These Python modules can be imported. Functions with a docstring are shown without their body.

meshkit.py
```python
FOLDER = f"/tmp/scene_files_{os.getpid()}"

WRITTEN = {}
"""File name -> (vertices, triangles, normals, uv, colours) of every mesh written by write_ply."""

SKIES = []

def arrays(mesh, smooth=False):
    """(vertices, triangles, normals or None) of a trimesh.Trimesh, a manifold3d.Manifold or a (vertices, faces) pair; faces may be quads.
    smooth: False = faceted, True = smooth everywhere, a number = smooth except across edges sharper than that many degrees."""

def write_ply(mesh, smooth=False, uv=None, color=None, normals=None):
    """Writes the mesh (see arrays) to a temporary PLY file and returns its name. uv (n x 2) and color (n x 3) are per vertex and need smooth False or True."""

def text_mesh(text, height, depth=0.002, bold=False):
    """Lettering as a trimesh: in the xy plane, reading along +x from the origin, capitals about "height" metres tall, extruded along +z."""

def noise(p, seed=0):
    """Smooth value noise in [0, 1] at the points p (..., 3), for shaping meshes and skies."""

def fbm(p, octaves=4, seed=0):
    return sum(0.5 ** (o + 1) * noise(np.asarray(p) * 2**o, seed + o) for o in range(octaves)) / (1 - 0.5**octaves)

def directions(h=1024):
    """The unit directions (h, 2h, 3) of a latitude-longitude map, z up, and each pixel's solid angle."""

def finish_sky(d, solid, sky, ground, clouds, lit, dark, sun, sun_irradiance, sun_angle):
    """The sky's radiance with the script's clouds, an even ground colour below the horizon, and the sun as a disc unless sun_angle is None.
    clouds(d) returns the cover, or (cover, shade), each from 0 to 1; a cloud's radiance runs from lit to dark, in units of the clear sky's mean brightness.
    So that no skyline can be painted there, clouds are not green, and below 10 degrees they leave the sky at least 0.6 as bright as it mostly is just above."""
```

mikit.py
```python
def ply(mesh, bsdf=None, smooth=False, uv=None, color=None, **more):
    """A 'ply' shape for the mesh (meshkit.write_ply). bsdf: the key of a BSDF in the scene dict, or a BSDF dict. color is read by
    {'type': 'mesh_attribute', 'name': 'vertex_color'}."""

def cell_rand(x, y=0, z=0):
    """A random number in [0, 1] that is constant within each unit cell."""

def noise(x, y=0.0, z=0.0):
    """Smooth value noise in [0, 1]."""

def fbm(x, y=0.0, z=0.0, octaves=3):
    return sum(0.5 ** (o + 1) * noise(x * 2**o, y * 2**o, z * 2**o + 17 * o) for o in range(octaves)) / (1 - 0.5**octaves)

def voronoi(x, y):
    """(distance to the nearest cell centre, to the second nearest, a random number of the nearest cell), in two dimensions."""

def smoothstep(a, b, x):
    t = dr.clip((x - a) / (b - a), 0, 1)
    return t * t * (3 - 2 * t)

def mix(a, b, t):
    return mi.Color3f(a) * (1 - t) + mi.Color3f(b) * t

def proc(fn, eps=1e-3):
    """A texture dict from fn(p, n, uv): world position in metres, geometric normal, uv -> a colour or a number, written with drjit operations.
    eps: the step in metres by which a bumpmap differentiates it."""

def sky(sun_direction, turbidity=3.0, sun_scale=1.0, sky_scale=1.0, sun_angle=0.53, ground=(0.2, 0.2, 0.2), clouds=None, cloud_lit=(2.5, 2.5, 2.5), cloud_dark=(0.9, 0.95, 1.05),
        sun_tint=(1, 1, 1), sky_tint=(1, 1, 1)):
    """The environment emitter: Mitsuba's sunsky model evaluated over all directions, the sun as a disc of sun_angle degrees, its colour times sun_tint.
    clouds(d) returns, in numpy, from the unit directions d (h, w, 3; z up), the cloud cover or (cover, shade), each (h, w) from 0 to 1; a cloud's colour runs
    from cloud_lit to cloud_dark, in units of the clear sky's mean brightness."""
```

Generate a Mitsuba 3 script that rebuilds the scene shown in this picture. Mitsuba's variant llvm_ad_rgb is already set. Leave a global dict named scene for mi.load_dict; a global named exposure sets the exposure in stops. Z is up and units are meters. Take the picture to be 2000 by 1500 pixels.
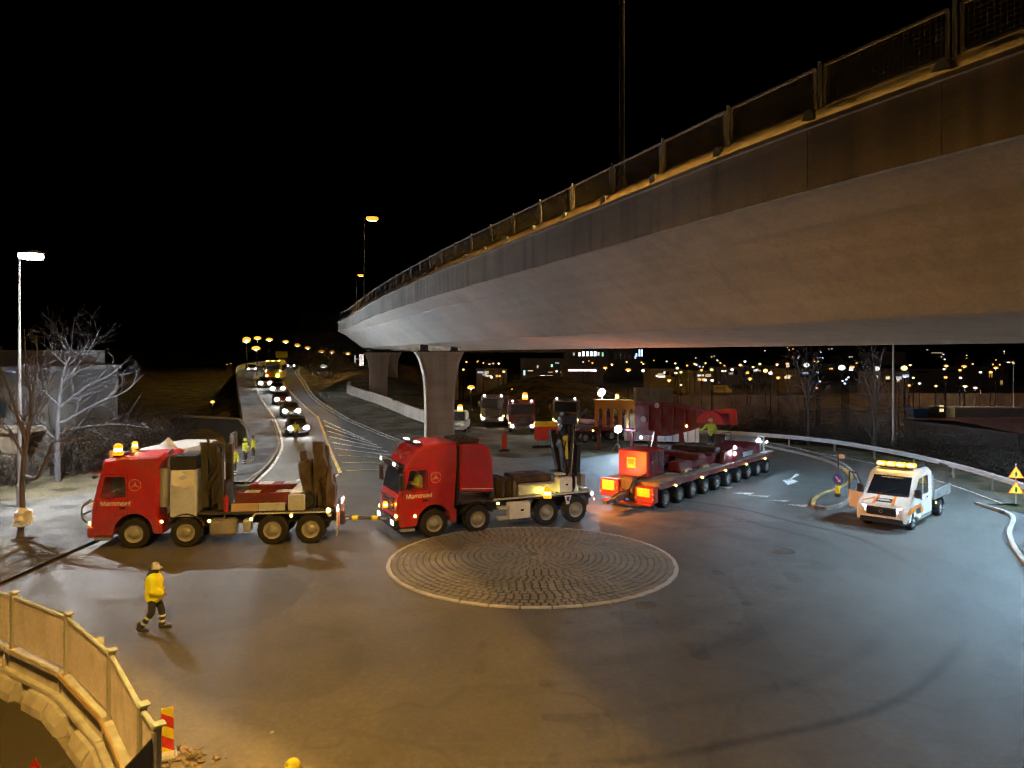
import math, random
import numpy as np, trimesh, manifold3d as m3
import shapely.geometry as sg
import mitsuba as mi, drjit as dr
import mikit, meshkit

# ------------------------------------------------------------------ camera, sky, exposure
PX, CAM, U0, V0 = 1480.0, 7.4, 1000.0, 690.0
T4 = mi.ScalarTransform4f
scene, labels = {}, {}
exposure = 0.0
scene['camera'] = {'type': 'perspective', 'fov': math.degrees(2 * math.atan(1000 / PX)), 'fov_axis': 'x',
                   'principal_point_offset_y': (750 - V0) / 1500, 'near_clip': 0.1, 'far_clip': 4000.0,
                   'to_world': T4().look_at(origin=[0, 0, CAM], target=[0, 1, CAM], up=[0, 0, 1])}
scene['sky'] = {**mikit.sky([0.3, -0.6, 0.5], turbidity=4, sun_scale=0.0, sky_scale=0.00030, ground=(0.01, 0.01, 0.01), sky_tint=(1.3, 0.85, 0.45)),
                'sampling_weight': 0.05}
SODIUM, LED, COOL = np.array([1.0, 0.53, 0.10]), np.array([0.92, 0.96, 1.0]), np.array([0.46, 0.73, 1.0])
AMBER, WHITE, RED = np.array([1.0, 0.38, 0.03]), np.array([0.92, 0.95, 1.0]), np.array([1.0, 0.06, 0.03])
POWER = dict(left_led=2100.0, left_sodium=960.0, bridge_sodium=820.0, right_cool=2500.0, right_side=900.0, right_pole=400.0)   # candela-like, straight down

# ------------------------------------------------------------------ materials
N, F, SS, MIX = mikit.noise, mikit.fbm, mikit.smoothstep, mikit.mix


def mat(name, color, rough=0.6, metallic=0.0, spec=0.4, coat=0.0, bump=None, **k):
    b = {'type': 'principled', 'base_color': color if isinstance(color, dict) else {'type': 'rgb', 'value': list(map(float, color))},
         'roughness': rough, 'metallic': metallic, 'specular': spec}
    if coat:
        b['clearcoat'], b['clearcoat_gloss'] = coat, 0.9
    b.update(k)
    if bump:
        b = {'type': 'bumpmap', 'arbitrary': mikit.proc(bump[0], eps=bump[1]), 'scale': 1.0, 'bsdf': b}
    scene[name] = {'type': 'twosided', 'bsdf': b}
    return name


def asphalt_color(p, n, uv):
    g = 0.84 + 0.30 * N(p.x * 38, p.y * 38) * N(p.x * 11, p.y * 11) + 0.28 * (F(p.x * 1.1, p.y * 1.1) - 0.5)
    big = F(p.x * 0.16 + 3, p.y * 0.16, octaves=4)
    r = dr.sqrt(dr.square(p.x - 0.7) + dr.square(p.y - 27.0))
    ang = dr.atan2(p.y - 27.0, p.x - 0.7)
    wob = 0.5 * (N(ang * 4, 3.0) - 0.5)
    track = 0
    for rr, wd, st in ((13.3, 0.16, 0.42), (11.6, 0.25, 0.22), (7.4, 0.5, 0.25), (9.1, 0.5, 0.25)):
        track = track + st * (1 - SS(0.0, wd * 1.6, dr.abs(r - rr + wob)))
    track = track * SS(0.25, 0.6, N(ang * 2.1 + 7, r * 0.15)) * SS(-2.0, 5.0, p.x)
    dust = SS(2.5, 1.5, dr.abs(p.x * 0.62 + p.y * 0.78 - 6.3)) * SS(0, -4, p.x) * 0.9
    patch = SS(0.56, 0.575, N(p.x * 0.09 + 31, p.y * 0.13 + 5)) * 0.13 + SS(0.66, 0.67, N(p.x * 0.21 + 3, p.y * 0.17 + 9)) * 0.10
    wig = 0.35 * (F(p.x * 0.8, p.y * 0.8) - 0.5)
    crack = (1 - SS(0.0, 0.035, dr.abs(F(p.x * 0.33 + 40, p.y * 0.33, octaves=4) - 0.5))) * SS(0.5, 0.62, N(p.x * 0.15 + 8, p.y * 0.15))
    spot = SS(0.80, 0.88, N(p.x * 1.3 + 17, p.y * 1.3)) * SS(0.5, 0.7, N(p.x * 0.2, p.y * 0.2 + 50)) * 0.35
    patch = patch + 0.14 * crack + spot * 0.5
    v = 0.088 * g * (0.78 + 0.5 * big) * (1 - track) * (1 - patch) * (1 + dust)
    return MIX([0, 0, 0], [1.0, 0.93, 0.80], v)


def asphalt_bump(p, n, uv):
    return 0.0025 * N(p.x * 55, p.y * 55) + 0.010 * F(p.x * 2.5, p.y * 2.5)


mat('asphalt', mikit.proc(asphalt_color), 0.62, spec=0.35, bump=(asphalt_bump, 0.01))


def verge_color(p, n, uv):
    f = F(p.x * 0.7, p.y * 0.7, octaves=4)
    g = 0.7 + 0.6 * N(p.x * 17, p.y * 17)
    return MIX([0.04, 0.036, 0.02], [0.095, 0.078, 0.05], SS(0.35, 0.65, f)) * g


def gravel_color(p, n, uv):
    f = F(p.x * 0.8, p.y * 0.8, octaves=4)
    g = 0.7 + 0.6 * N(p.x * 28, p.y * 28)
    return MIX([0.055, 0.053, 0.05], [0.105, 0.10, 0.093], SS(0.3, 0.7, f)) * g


def ground_bump(p, n, uv):
    return 0.05 * F(p.x * 3, p.y * 3, octaves=3)


mat('dead_grass', mikit.proc(verge_color), 0.95, spec=0.1, bump=(ground_bump, 0.02))
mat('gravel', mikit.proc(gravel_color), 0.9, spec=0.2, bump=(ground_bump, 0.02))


def concrete(name, base, seed, stain=0.5):
    def color(p, n, uv):
        f = F(p.x * 0.45 + seed, p.y * 0.45, p.z * 0.8, octaves=4)
        drip = F(p.x * 2.6 + seed, p.y * 2.6, p.z * 0.16, octaves=3)
        board = mikit.cell_rand(dr.floor(p.z * 6.6) + seed, 2)
        fine = N(p.x * 24, p.y * 24, p.z * 24)
        v = (1 - stain * SS(0.42, 0.75, drip) * 0.55) * (0.72 + 0.5 * f) * (0.9 + 0.2 * fine) * (0.95 + 0.1 * board)
        return MIX([0, 0, 0], base, v)

    def bump(p, n, uv):
        return 0.006 * F(p.x * 6, p.y * 6, p.z * 6)
    return mat(name, mikit.proc(color), 0.85, spec=0.25, bump=(bump, 0.01))


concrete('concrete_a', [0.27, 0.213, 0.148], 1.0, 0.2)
concrete('concrete_b', [0.29, 0.236, 0.172], 7.0)
concrete('concrete_c', [0.25, 0.203, 0.15], 13.0)
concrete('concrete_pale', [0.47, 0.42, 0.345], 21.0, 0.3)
concrete('kerb_stone', [0.33, 0.32, 0.30], 4.0, 0.3)


def cobble_color(p, n, uv):
    c = mikit.cell_rand(dr.floor(p.x * 4.3), dr.floor(p.y * 4.3))
    f = F(p.x * 1.3, p.y * 1.3, octaves=3)
    return MIX([0.125, 0.118, 0.098], [0.175, 0.163, 0.135], 0.45 * c + 0.55 * SS(0.3, 0.7, f))


mat('cobble', mikit.proc(cobble_color), 0.75, spec=0.3)


def worn(name, col, seed):
    def color(p, n, uv):
        w = SS(0.35, 0.6, F(p.x * 3 + seed, p.y * 3, octaves=4) * 0.6 + 0.4 * N(p.x * 30, p.y * 30))
        return MIX([0.12, 0.115, 0.11], col, 0.35 + 0.65 * w)
    return mat(name, mikit.proc(color), 0.6, spec=0.3)


worn('road_white', [0.72, 0.72, 0.70], 0.0)
worn('road_yellow', [0.75, 0.52, 0.12], 5.0)


def dirty(name, col, rough, dirt=0.35, spec=0.5, coat=0.0, metallic=0.0):
    def color(p, n, uv):
        d = SS(0.4, 0.75, F(p.x * 2.2, p.y * 2.2, p.z * 1.2, octaves=4))
        low = SS(1.3, 0.5, p.z) * 0.5
        t = dr.clip(d * dirt + low * dirt, 0, 1)
        return MIX(col, [0.13, 0.11, 0.09], t) * (0.92 + 0.16 * N(p.x * 13, p.y * 13, p.z * 13))
    return mat(name, mikit.proc(color), rough, spec=spec, coat=coat, metallic=metallic)


dirty('red_paint', [0.36, 0.012, 0.010], 0.35, 0.22, coat=0.5)
dirty('dark_red', [0.115, 0.010, 0.013], 0.5, 0.5)
dirty('trailer_deck', [0.16, 0.12, 0.085], 0.75, 0.6)
dirty('white_paint', [0.80, 0.81, 0.84], 0.3, 0.07, coat=0.5)
dirty('pale_box', [0.44, 0.46, 0.51], 0.4, 0.25)
dirty('tarnished_alu', [0.42, 0.41, 0.39], 0.38, 0.3, metallic=0.55)
dirty('galvanised', [0.48, 0.49, 0.50], 0.42, 0.2, metallic=0.6)
dirty('chassis', [0.035, 0.033, 0.032], 0.55, 0.25)
dirty('cabinet_white', [0.50, 0.54, 0.68], 0.4, 0.2)
dirty('rail_steel', [0.60, 0.63, 0.68], 0.4, 0.15, metallic=0.15)
dirty('rusty', [0.034, 0.021, 0.016], 0.7, 0.5)
dirty('hoarding', [0.62, 0.58, 0.66], 0.55, 0.2)
dirty('barrier_plastic', [0.50, 0.49, 0.50], 0.5, 0.3)
mat('rubber', [0.022, 0.021, 0.02], 0.85, spec=0.25)
mat('rim', [0.36, 0.35, 0.33], 0.45, metallic=0.35)
mat('black_paint', [0.02, 0.02, 0.021], 0.4)
mat('mast_black', [0.015, 0.015, 0.015], 0.9, spec=0.1)
mat('dark_ground', [0.028, 0.025, 0.02], 0.9)
mat('rail_dark', [0.34, 0.34, 0.35], 0.55, metallic=0.3)
mat('chrome', [0.75, 0.75, 0.76], 0.18, metallic=1.0)
mat('dark_glass', [0.012, 0.014, 0.016], 0.06, spec=0.6)
mat('interior', [0.03, 0.028, 0.027], 0.8)
mat('lens_off', [0.5, 0.5, 0.5], 0.2)
mat('amber_plastic', [0.75, 0.28, 0.02], 0.3)
mat('ochre_paint', [0.42, 0.19, 0.03], 0.5)  # amber light on the arched frame, put into its paint colour
mat('yellow_paint', [0.76, 0.60, 0.03], 0.4)
mat('orange_paint', [0.80, 0.20, 0.03], 0.45)
mat('sign_red', [0.60, 0.04, 0.025], 0.45)
mat('sign_blue', [0.02, 0.06, 0.42], 0.4)
mat('sign_white', [0.78, 0.78, 0.76], 0.45)
mat('lettering', [0.78, 0.66, 0.58], 0.5)
mat('emblem', [0.55, 0.30, 0.27], 0.45)
mat('hi_vis', [0.62, 0.78, 0.04], 0.75)
mat('hi_vis_orange', [0.88, 0.80, 0.02], 0.75)
mat('dark_cloth', [0.03, 0.03, 0.034], 0.9)
mat('skin', [0.45, 0.27, 0.19], 0.6)
mat('reflective', [0.8, 0.78, 0.6], 0.4)
mat('bark', [0.085, 0.075, 0.07], 0.9)
mat('bark_pale', [0.085, 0.085, 0.095], 0.85)
mat('twig', [0.02, 0.016, 0.013], 0.9)
mat('shrub_leaf', [0.03, 0.022, 0.012], 0.85)
mat('plaster', [0.075, 0.069, 0.06], 0.85)
mat('dark_wall', [0.14, 0.13, 0.125], 0.8)
mat('red_roof', [0.30, 0.12, 0.07], 0.8)
mat('sheet_blue', [0.05, 0.13, 0.40], 0.6)
mat('olive_paint', [0.032, 0.028, 0.018], 0.6)
mat('wood', [0.42, 0.30, 0.19], 0.8)
mat('lamp_body', [0.35, 0.36, 0.37], 0.45, metallic=0.5)
scene['pane'] = {'type': 'thindielectric', 'int_ior': 1.5}

# ------------------------------------------------------------------ helpers
def at(u, v, z=0.0):
    d = (CAM - z) * PX / (v - V0)
    return np.array([(u - U0) * d / PX, d, z])


def pd(u, v, d):
    return np.array([(u - U0) * d / PX, d, CAM - (v - V0) * d / PX])


def frame(x, y, z=0.0, heading=(1, 0)):
    c, s = np.array(heading, float) / np.hypot(*heading)
    return np.array([[c, -s, 0, x], [s, c, 0, y], [0, 0, 1, z], [0, 0, 0, 1.0]])


def frame_up(x, y, z, heading, pitch):
    m = frame(x, y, z, heading)
    c, s = math.cos(pitch), math.sin(pitch)
    return m @ np.array([[c, 0, -s, 0], [0, 1, 0, 0], [s, 0, c, 0], [0, 0, 0, 1.0]])


_names = {}


def numbered(key):
    n = _names.get(key, -1) + 1
    _names[key] = n
    return key if n == 0 else f'{key}_{n:03d}'


def thing(name, label, cat, group=None, kind=None):
    key = numbered(name)
    labels[key] = {'label': label}
    if cat:
        labels[key]['category'] = cat
    if group:
        labels[key]['group'] = group
    if kind:
        labels[key]['kind'] = kind
    return key


def put(key, mesh, m, M=None, emit=None, weight=0.02, smooth=False, label=None, kind=None):
    v, f = mesh.arrays() if isinstance(mesh, MB) else (np.array(mesh.vertices), np.array(mesh.faces))
    if M is not None:
        v = v @ M[:3, :3].T + M[:3, 3]
    d = mikit.ply(trimesh.Trimesh(v, f, process=False), m, smooth=smooth)
    if emit is not None:
        tr = v[f]
        area = np.linalg.norm(np.cross(tr[:, 1] - tr[:, 0], tr[:, 2] - tr[:, 0]), axis=1).sum() / 2
        flux = area * float(np.mean(emit))
        near = 1.0 if np.linalg.norm(v.mean(0)[:2] - [0, 35]) < 75 else 0.08
        d['emitter'] = {'type': 'area', 'radiance': {'type': 'rgb', 'value': [float(x) for x in emit]}, 'sampling_weight': float(weight if weight >= 0.25 else near * (0.01 + 0.02 * flux ** 0.7))}
    scene[key] = d
    if label or kind:
        labels.setdefault(key, {})
        if label:
            labels[key]['label'] = label
        if kind:
            labels[key]['kind'] = kind
    return key


def part(parent, name, mesh, m, M=None, **k):
    return put(numbered(f'{parent}__{name}'), mesh, m, M, **k)


def single(name, label, cat, mesh, m, M=None, group=None, kind=None, **k):
    key = thing(name, label, cat, group, kind)
    return put(key, mesh, m, M, **k)


def tri_poly(poly):
    v, f = trimesh.creation.triangulate_polygon(poly, engine='earcut')
    return np.asarray(v), np.asarray(f)


BOXF = np.array([[0, 3, 2], [0, 2, 1], [4, 5, 6], [4, 6, 7], [0, 1, 5], [0, 5, 4], [1, 2, 6], [1, 6, 5], [2, 3, 7], [2, 7, 6], [3, 0, 4], [3, 4, 7]])


class MB:
    def __init__(s):
        s.v, s.f, s.n = [], [], 0

    def add(s, v, f):
        v = np.asarray(v, float)
        s.v.append(v)
        s.f.append(np.asarray(f, int) + s.n)
        s.n += len(v)
        return s

    def arrays(s):
        return np.vstack(s.v), np.vstack(s.f)

    def mesh(s, t):
        return s.add(t.vertices, t.faces)

    def man(s, m):
        q = m.to_mesh()
        return s.add(q.vert_properties[:, :3], q.tri_verts)

    def box(s, x0, x1, y0, y1, z0, z1):
        return s.add([[x0, y0, z0], [x1, y0, z0], [x1, y1, z0], [x0, y1, z0], [x0, y0, z1], [x1, y0, z1], [x1, y1, z1], [x0, y1, z1]], BOXF)

    def cbox(s, x0, x1, y0, y1, z0, z1, c=0.03):
        pts = []
        for x, a in ((x0, 1), (x1, -1)):
            for y, b in ((y0, 1), (y1, -1)):
                for z, d in ((z0, 1), (z1, -1)):
                    pts += [[x + a * c, y + b * c, z], [x + a * c, y, z + d * c], [x, y + b * c, z + d * c]]
        h = trimesh.convex.convex_hull(np.array(pts))
        return s.add(h.vertices, h.faces)

    def hull(s, pts):
        h = trimesh.convex.convex_hull(np.array(pts, float))
        return s.add(h.vertices, h.faces)

    def beam(s, p0, p1, w, h, up=(0, 0, 1)):
        p0, p1 = np.asarray(p0, float), np.asarray(p1, float)
        d = (p1 - p0) / np.linalg.norm(p1 - p0)
        a = np.cross(d, up)
        if np.linalg.norm(a) < 1e-6:
            a = np.cross(d, [1, 0, 0])
        a /= np.linalg.norm(a)
        b = np.cross(a, d)
        q = [p + a * i * w / 2 + b * j * h / 2 for p in (p0, p1) for i, j in ((-1, -1), (1, -1), (1, 1), (-1, 1))]
        return s.add(q, BOXF)

    def cyl(s, p0, p1, r0, r1=None, n=10, caps=True):
        r1 = r0 if r1 is None else r1
        return s.tube([p0, p1], [r0, r1], n, caps)

    def tube(s, pts, radii, n=6, caps=True):
        p = np.asarray(pts, float)
        k = len(p)
        radii = np.broadcast_to(radii, (k,))
        t = np.gradient(p, axis=0) if k > 2 else np.repeat([p[1] - p[0]], 2, 0)
        t = t / (np.linalg.norm(t, axis=1, keepdims=True) + 1e-12)
        ref = np.array([0, 0, 1.0]) if abs(t[:, 2]).mean() < 0.85 else np.array([1.0, 0, 0])
        a = np.cross(t, ref)
        a /= np.linalg.norm(a, axis=1, keepdims=True) + 1e-12
        b = np.cross(t, a)
        an = np.arange(n) * 2 * np.pi / n
        v = p[:, None] + radii[:, None, None] * (np.cos(an)[None, :, None] * a[:, None] + np.sin(an)[None, :, None] * b[:, None])
        i, j = np.meshgrid(np.arange(k - 1), np.arange(n), indexing='ij')
        q = np.stack([i * n + j, i * n + (j + 1) % n, (i + 1) * n + (j + 1) % n, (i + 1) * n + j], -1).reshape(-1, 4)
        f = [q[:, [0, 2, 1]], q[:, [0, 3, 2]]]
        v = v.reshape(-1, 3)
        if caps:
            c = np.arange(n)
            v = np.vstack([v, p[:1], p[-1:]])
            f += [np.stack([c, (c + 1) % n, c * 0 + k * n], 1), np.stack([(k - 1) * n + (c + 1) % n, (k - 1) * n + c, c * 0 + k * n + 1], 1)]
        return s.add(v, np.vstack(f))

    def sphere(s, c, r, n=8, sz=1.0):
        m = trimesh.creation.uv_sphere(1.0, count=[n, 2 * n])
        return s.add(np.array(m.vertices) * [r, r, r * sz] + c, m.faces)

    def prism(s, pts, a0, a1, axis='y', taper=0.0, tw=0.0):
        """a polygon of the (x, z), (x, y) or (y, z) plane drawn out along the third axis; with taper its two ends shrink by that many metres over tw"""
        poly = sg.Polygon(pts)
        if poly.exterior.is_ccw is False:
            poly = sg.Polygon(pts[::-1])
        v2, f = tri_poly(poly)
        ring = np.array(poly.exterior.coords)[:-1]
        c = ring.mean(0)
        rad = np.abs(ring - c).max(0)

        def lay(q, a, sc):
            q = c + (q - c) * (1 - sc / np.maximum(rad, 1e-6))
            col = np.full((len(q), 1), a)
            return np.hstack([q[:, :1], col, q[:, 1:]]) if axis == 'y' else np.hstack([q, col]) if axis == 'z' else np.hstack([col, q])
        lv = [(a0, taper), (a0 + tw, 0), (a1 - tw, 0), (a1, taper)] if taper else [(a0, 0), (a1, 0)]
        s.add(lay(v2, *lv[0]), f[:, ::-1])
        s.add(lay(v2, *lv[-1]), f)
        n = len(ring)
        rows = np.vstack([lay(ring, a, t) for a, t in lv])
        i, j = np.meshgrid(np.arange(len(lv) - 1), np.arange(n), indexing='ij')
        q = np.stack([i * n + j, i * n + (j + 1) % n, (i + 1) * n + (j + 1) % n, (i + 1) * n + j], -1).reshape(-1, 4)
        return s.add(rows, np.vstack([q[:, [0, 1, 2]], q[:, [0, 2, 3]]]))

    def lathe(s, prof, p, axis, n=20):
        """profile of (radius, height along axis) about the axis through p"""
        axis = np.asarray(axis, float) / np.linalg.norm(axis)
        a = np.cross(axis, [0, 0, 1] if abs(axis[2]) < 0.9 else [1, 0, 0])
        a /= np.linalg.norm(a)
        b = np.cross(axis, a)
        an = np.arange(n) * 2 * np.pi / n
        rows = [np.asarray(p) + axis * h + r * (np.cos(an)[:, None] * a + np.sin(an)[:, None] * b) for r, h in prof]
        v, k = np.vstack(rows), len(prof)
        i, j = np.meshgrid(np.arange(k - 1), np.arange(n), indexing='ij')
        q = np.stack([i * n + j, i * n + (j + 1) % n, (i + 1) * n + (j + 1) % n, (i + 1) * n + j], -1).reshape(-1, 4)
        return s.add(v, np.vstack([q[:, [0, 1, 2]], q[:, [0, 2, 3]]]))


def cr(pts, step):
    """Catmull-Rom through points (any dimension), resampled about every step."""
    p = np.asarray(pts, float)
    p = np.vstack([2 * p[0] - p[1], p, 2 * p[-1] - p[-2]])
    out = []
    for i in range(1, len(p) - 2):
        n = max(2, int(np.linalg.norm(p[i + 1] - p[i]) / step))
        t = np.linspace(0, 1, n, endpoint=False)[:, None]
        a, b, c, d = p[i - 1], p[i], p[i + 1], p[i + 2]
        out.append(0.5 * (2 * b + (c - a) * t + (2 * a - 5 * b + 4 * c - d) * t ** 2 + (3 * b - a - 3 * c + d) * t ** 3))
    return np.vstack(out + [p[-2:-1]])


def even(path, step):
    path = np.asarray(path, float)
    s = np.concatenate([[0], np.cumsum(np.linalg.norm(np.diff(path, axis=0), axis=1))])
    q = np.linspace(0, s[-1], max(2, int(round(s[-1] / step)) + 1))
    return np.stack([np.interp(q, s, path[:, k]) for k in range(path.shape[1])], 1)


def normals2(path):
    t = np.gradient(np.asarray(path)[:, :2], axis=0)
    t /= np.linalg.norm(t, axis=1, keepdims=True)
    return t, np.stack([t[:, 1], -t[:, 0]], 1)      # tangent, right-hand normal

# ------------------------------------------------------------------ terrain
EDGE_L = np.array([(-16.2, 14), (-16.2, 31), (-14.7, 36), (-14.8, 43), (-16.2, 51), (-19.2, 62.6), (-25.4, 80), (-33.4, 100), (-43, 126), (-51, 150), (-59, 180), (-63, 205), (-60, 240)], float)
WALK_L = np.array([(-19, 43), (-20.5, 53), (-22.9, 64), (-28.8, 80), (-36.4, 100), (-46, 126), (-54.5, 150), (-62.5, 180), (-66.5, 205), (-63.5, 240)], float)
EDGE_R = np.array([(-4.5, 55), (-9, 63.7), (-13.8, 73), (-17.3, 80), (-25.6, 100), (-34.2, 126), (-42, 150), (-49.5, 180), (-53.5, 205), (-50, 240)], float)
PAD = sg.Polygon([(-400, -80), (80, -80), (80, 20), (31, 28), (28.0, 38), (28.6, 44), (28.2, 51.8), (25.8, 59.6), (19.5, 66), (17.5, 70), (16, 85), (-5, 93), (-12, 110), (-25, 160), (-38, 250), (-60, 420), (-400, 500)])


def ramp(d):
    t = np.clip((d - 58) / 14, 0, 1)
    up = 0.045 * (d - 58 - 7) * (d > 72) + 0.045 * 7 * t * t * (d <= 72)
    k = np.clip((d - 140) / 60, 0, 1)
    return np.where(d < 140, up, 0.045 * 75 + 0.045 * 30 * (k - 0.5 * k * k) * 1.0) * (1 - 0.6 * np.clip((d - 260) / 150, 0, 1))


def gz(x, y):
    x, y = np.asarray(x, float), np.asarray(y, float)
    xl = np.interp(y, WALK_L[:, 1], WALK_L[:, 0])
    xr = np.interp(y, EDGE_R[:, 1], EDGE_R[:, 0])
    sm = lambda a, b, v: (lambda t: t * t * (3 - 2 * t))(np.clip((v - a) / (b - a), 0, 1))
    z = ramp(y) * sm(xl - 2.6, xl - 0.5, x) * (1 - sm(xr + 12, xr + 30, x))
    dist = np.asarray(__import__('shapely').distance(PAD, __import__('shapely').points(x, y)))
    z = z - 4.5 * sm(0, 13, dist)
    z = z + 7.5 * np.exp(-(((x - 7) / 17) ** 2 + ((y - 150) / 22) ** 2))
    far = sm(620, 1300, y)
    return z + far * (26 + 46 * meshkit.fbm(np.stack([x / 330, y / 500, y * 0], -1), 4, 5)) * (0.35 + 0.65 * sm(-900, -200, x + 0.3 * y))


def grid_axis(a, b, core, step0, grow):
    out = [core[0]]
    while out[-1] < core[1]:
        out.append(out[-1] + step0)
    s = step0
    while out[-1] < b:
        s *= grow
        out.append(out[-1] + s)
    s, low = step0, [core[0]]
    while low[-1] > a:
        s *= grow
        low.append(low[-1] - s)
    return np.array(low[:0:-1] + out)


gx, gy = grid_axis(-1500, 1500, (-70, 45), 1.6, 1.12), grid_axis(-90, 2600, (20, 130), 1.6, 1.1)
GX, GY = np.meshgrid(gx, gy)
GZ = gz(GX.ravel(), GY.ravel()) - 0.06
GZ += 0.10 * (meshkit.fbm(np.stack([GX.ravel() / 2.2, GY.ravel() / 2.2, 0 * GZ], -1), 3, 2) - 0.5) * (np.abs(GX.ravel()) < 70) * (GY.ravel() > 36)
i, j = np.meshgrid(np.arange(len(gy) - 1), np.arange(len(gx) - 1), indexing='ij')
n = len(gx)
q = np.stack([i * n + j, i * n + j + 1, (i + 1) * n + j + 1, (i + 1) * n + j], -1).reshape(-1, 4)
single('ground', 'dark winter grass and earth around and below the road junction', None,
       trimesh.Trimesh(np.stack([GX.ravel(), GY.ravel(), GZ], 1), np.vstack([q[:, [0, 1, 2]], q[:, [0, 2, 3]]]), process=False), 'dead_grass', kind='structure', smooth=True)


def sheet(pts, z):
    v, f = tri_poly(sg.Polygon(pts))
    return trimesh.Trimesh(np.hstack([v, np.full((len(v), 1), z)]), f, process=False)


def ribbon(a, b, lift, cross=2, skirt=0.0, step=1.5):
    """a sheet draped on the ground between two paths"""
    n = max(len(even(a, step)), len(even(b, step)))
    res = lambda p: np.stack([np.interp(np.linspace(0, 1, n), np.linspace(0, 1, len(e := even(p, step / 4))), e[:, k]) for k in (0, 1)], 1)
    a, b = res(a), res(b)
    t = np.linspace(0, 1, cross)
    xy = a[:, None] * (1 - t[None, :, None]) + b[:, None] * t[None, :, None]
    z = gz(xy[..., 0].ravel(), xy[..., 1].ravel()) + lift
    v = np.hstack([xy.reshape(-1, 2), z[:, None]])
    i, j = np.meshgrid(np.arange(n - 1), np.arange(cross - 1), indexing='ij')
    q = np.stack([i * cross + j, i * cross + j + 1, (i + 1) * cross + j + 1, (i + 1) * cross + j], -1).reshape(-1, 4)
    f = np.vstack([q[:, [0, 1, 2]], q[:, [0, 2, 3]]])
    if skirt:
        k = len(v)
        v = np.vstack([v, v - [0, 0, skirt]])
        for c in (0, cross - 1):
            r = np.arange(n - 1) * cross + c
            s = np.stack([r, r + cross, r + cross + k, r + k], -1)
            f = np.vstack([f, s[:, [0, 1, 2]], s[:, [0, 2, 3]]])
    return trimesh.Trimesh(v, f, process=False)


def stripe(path, w, lift, step=0.8):
    p = even(path, step)
    _, nr = normals2(p)
    return ribbon(p[:, :2] - nr * w / 2, p[:, :2] + nr * w / 2, lift, step=step)


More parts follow.
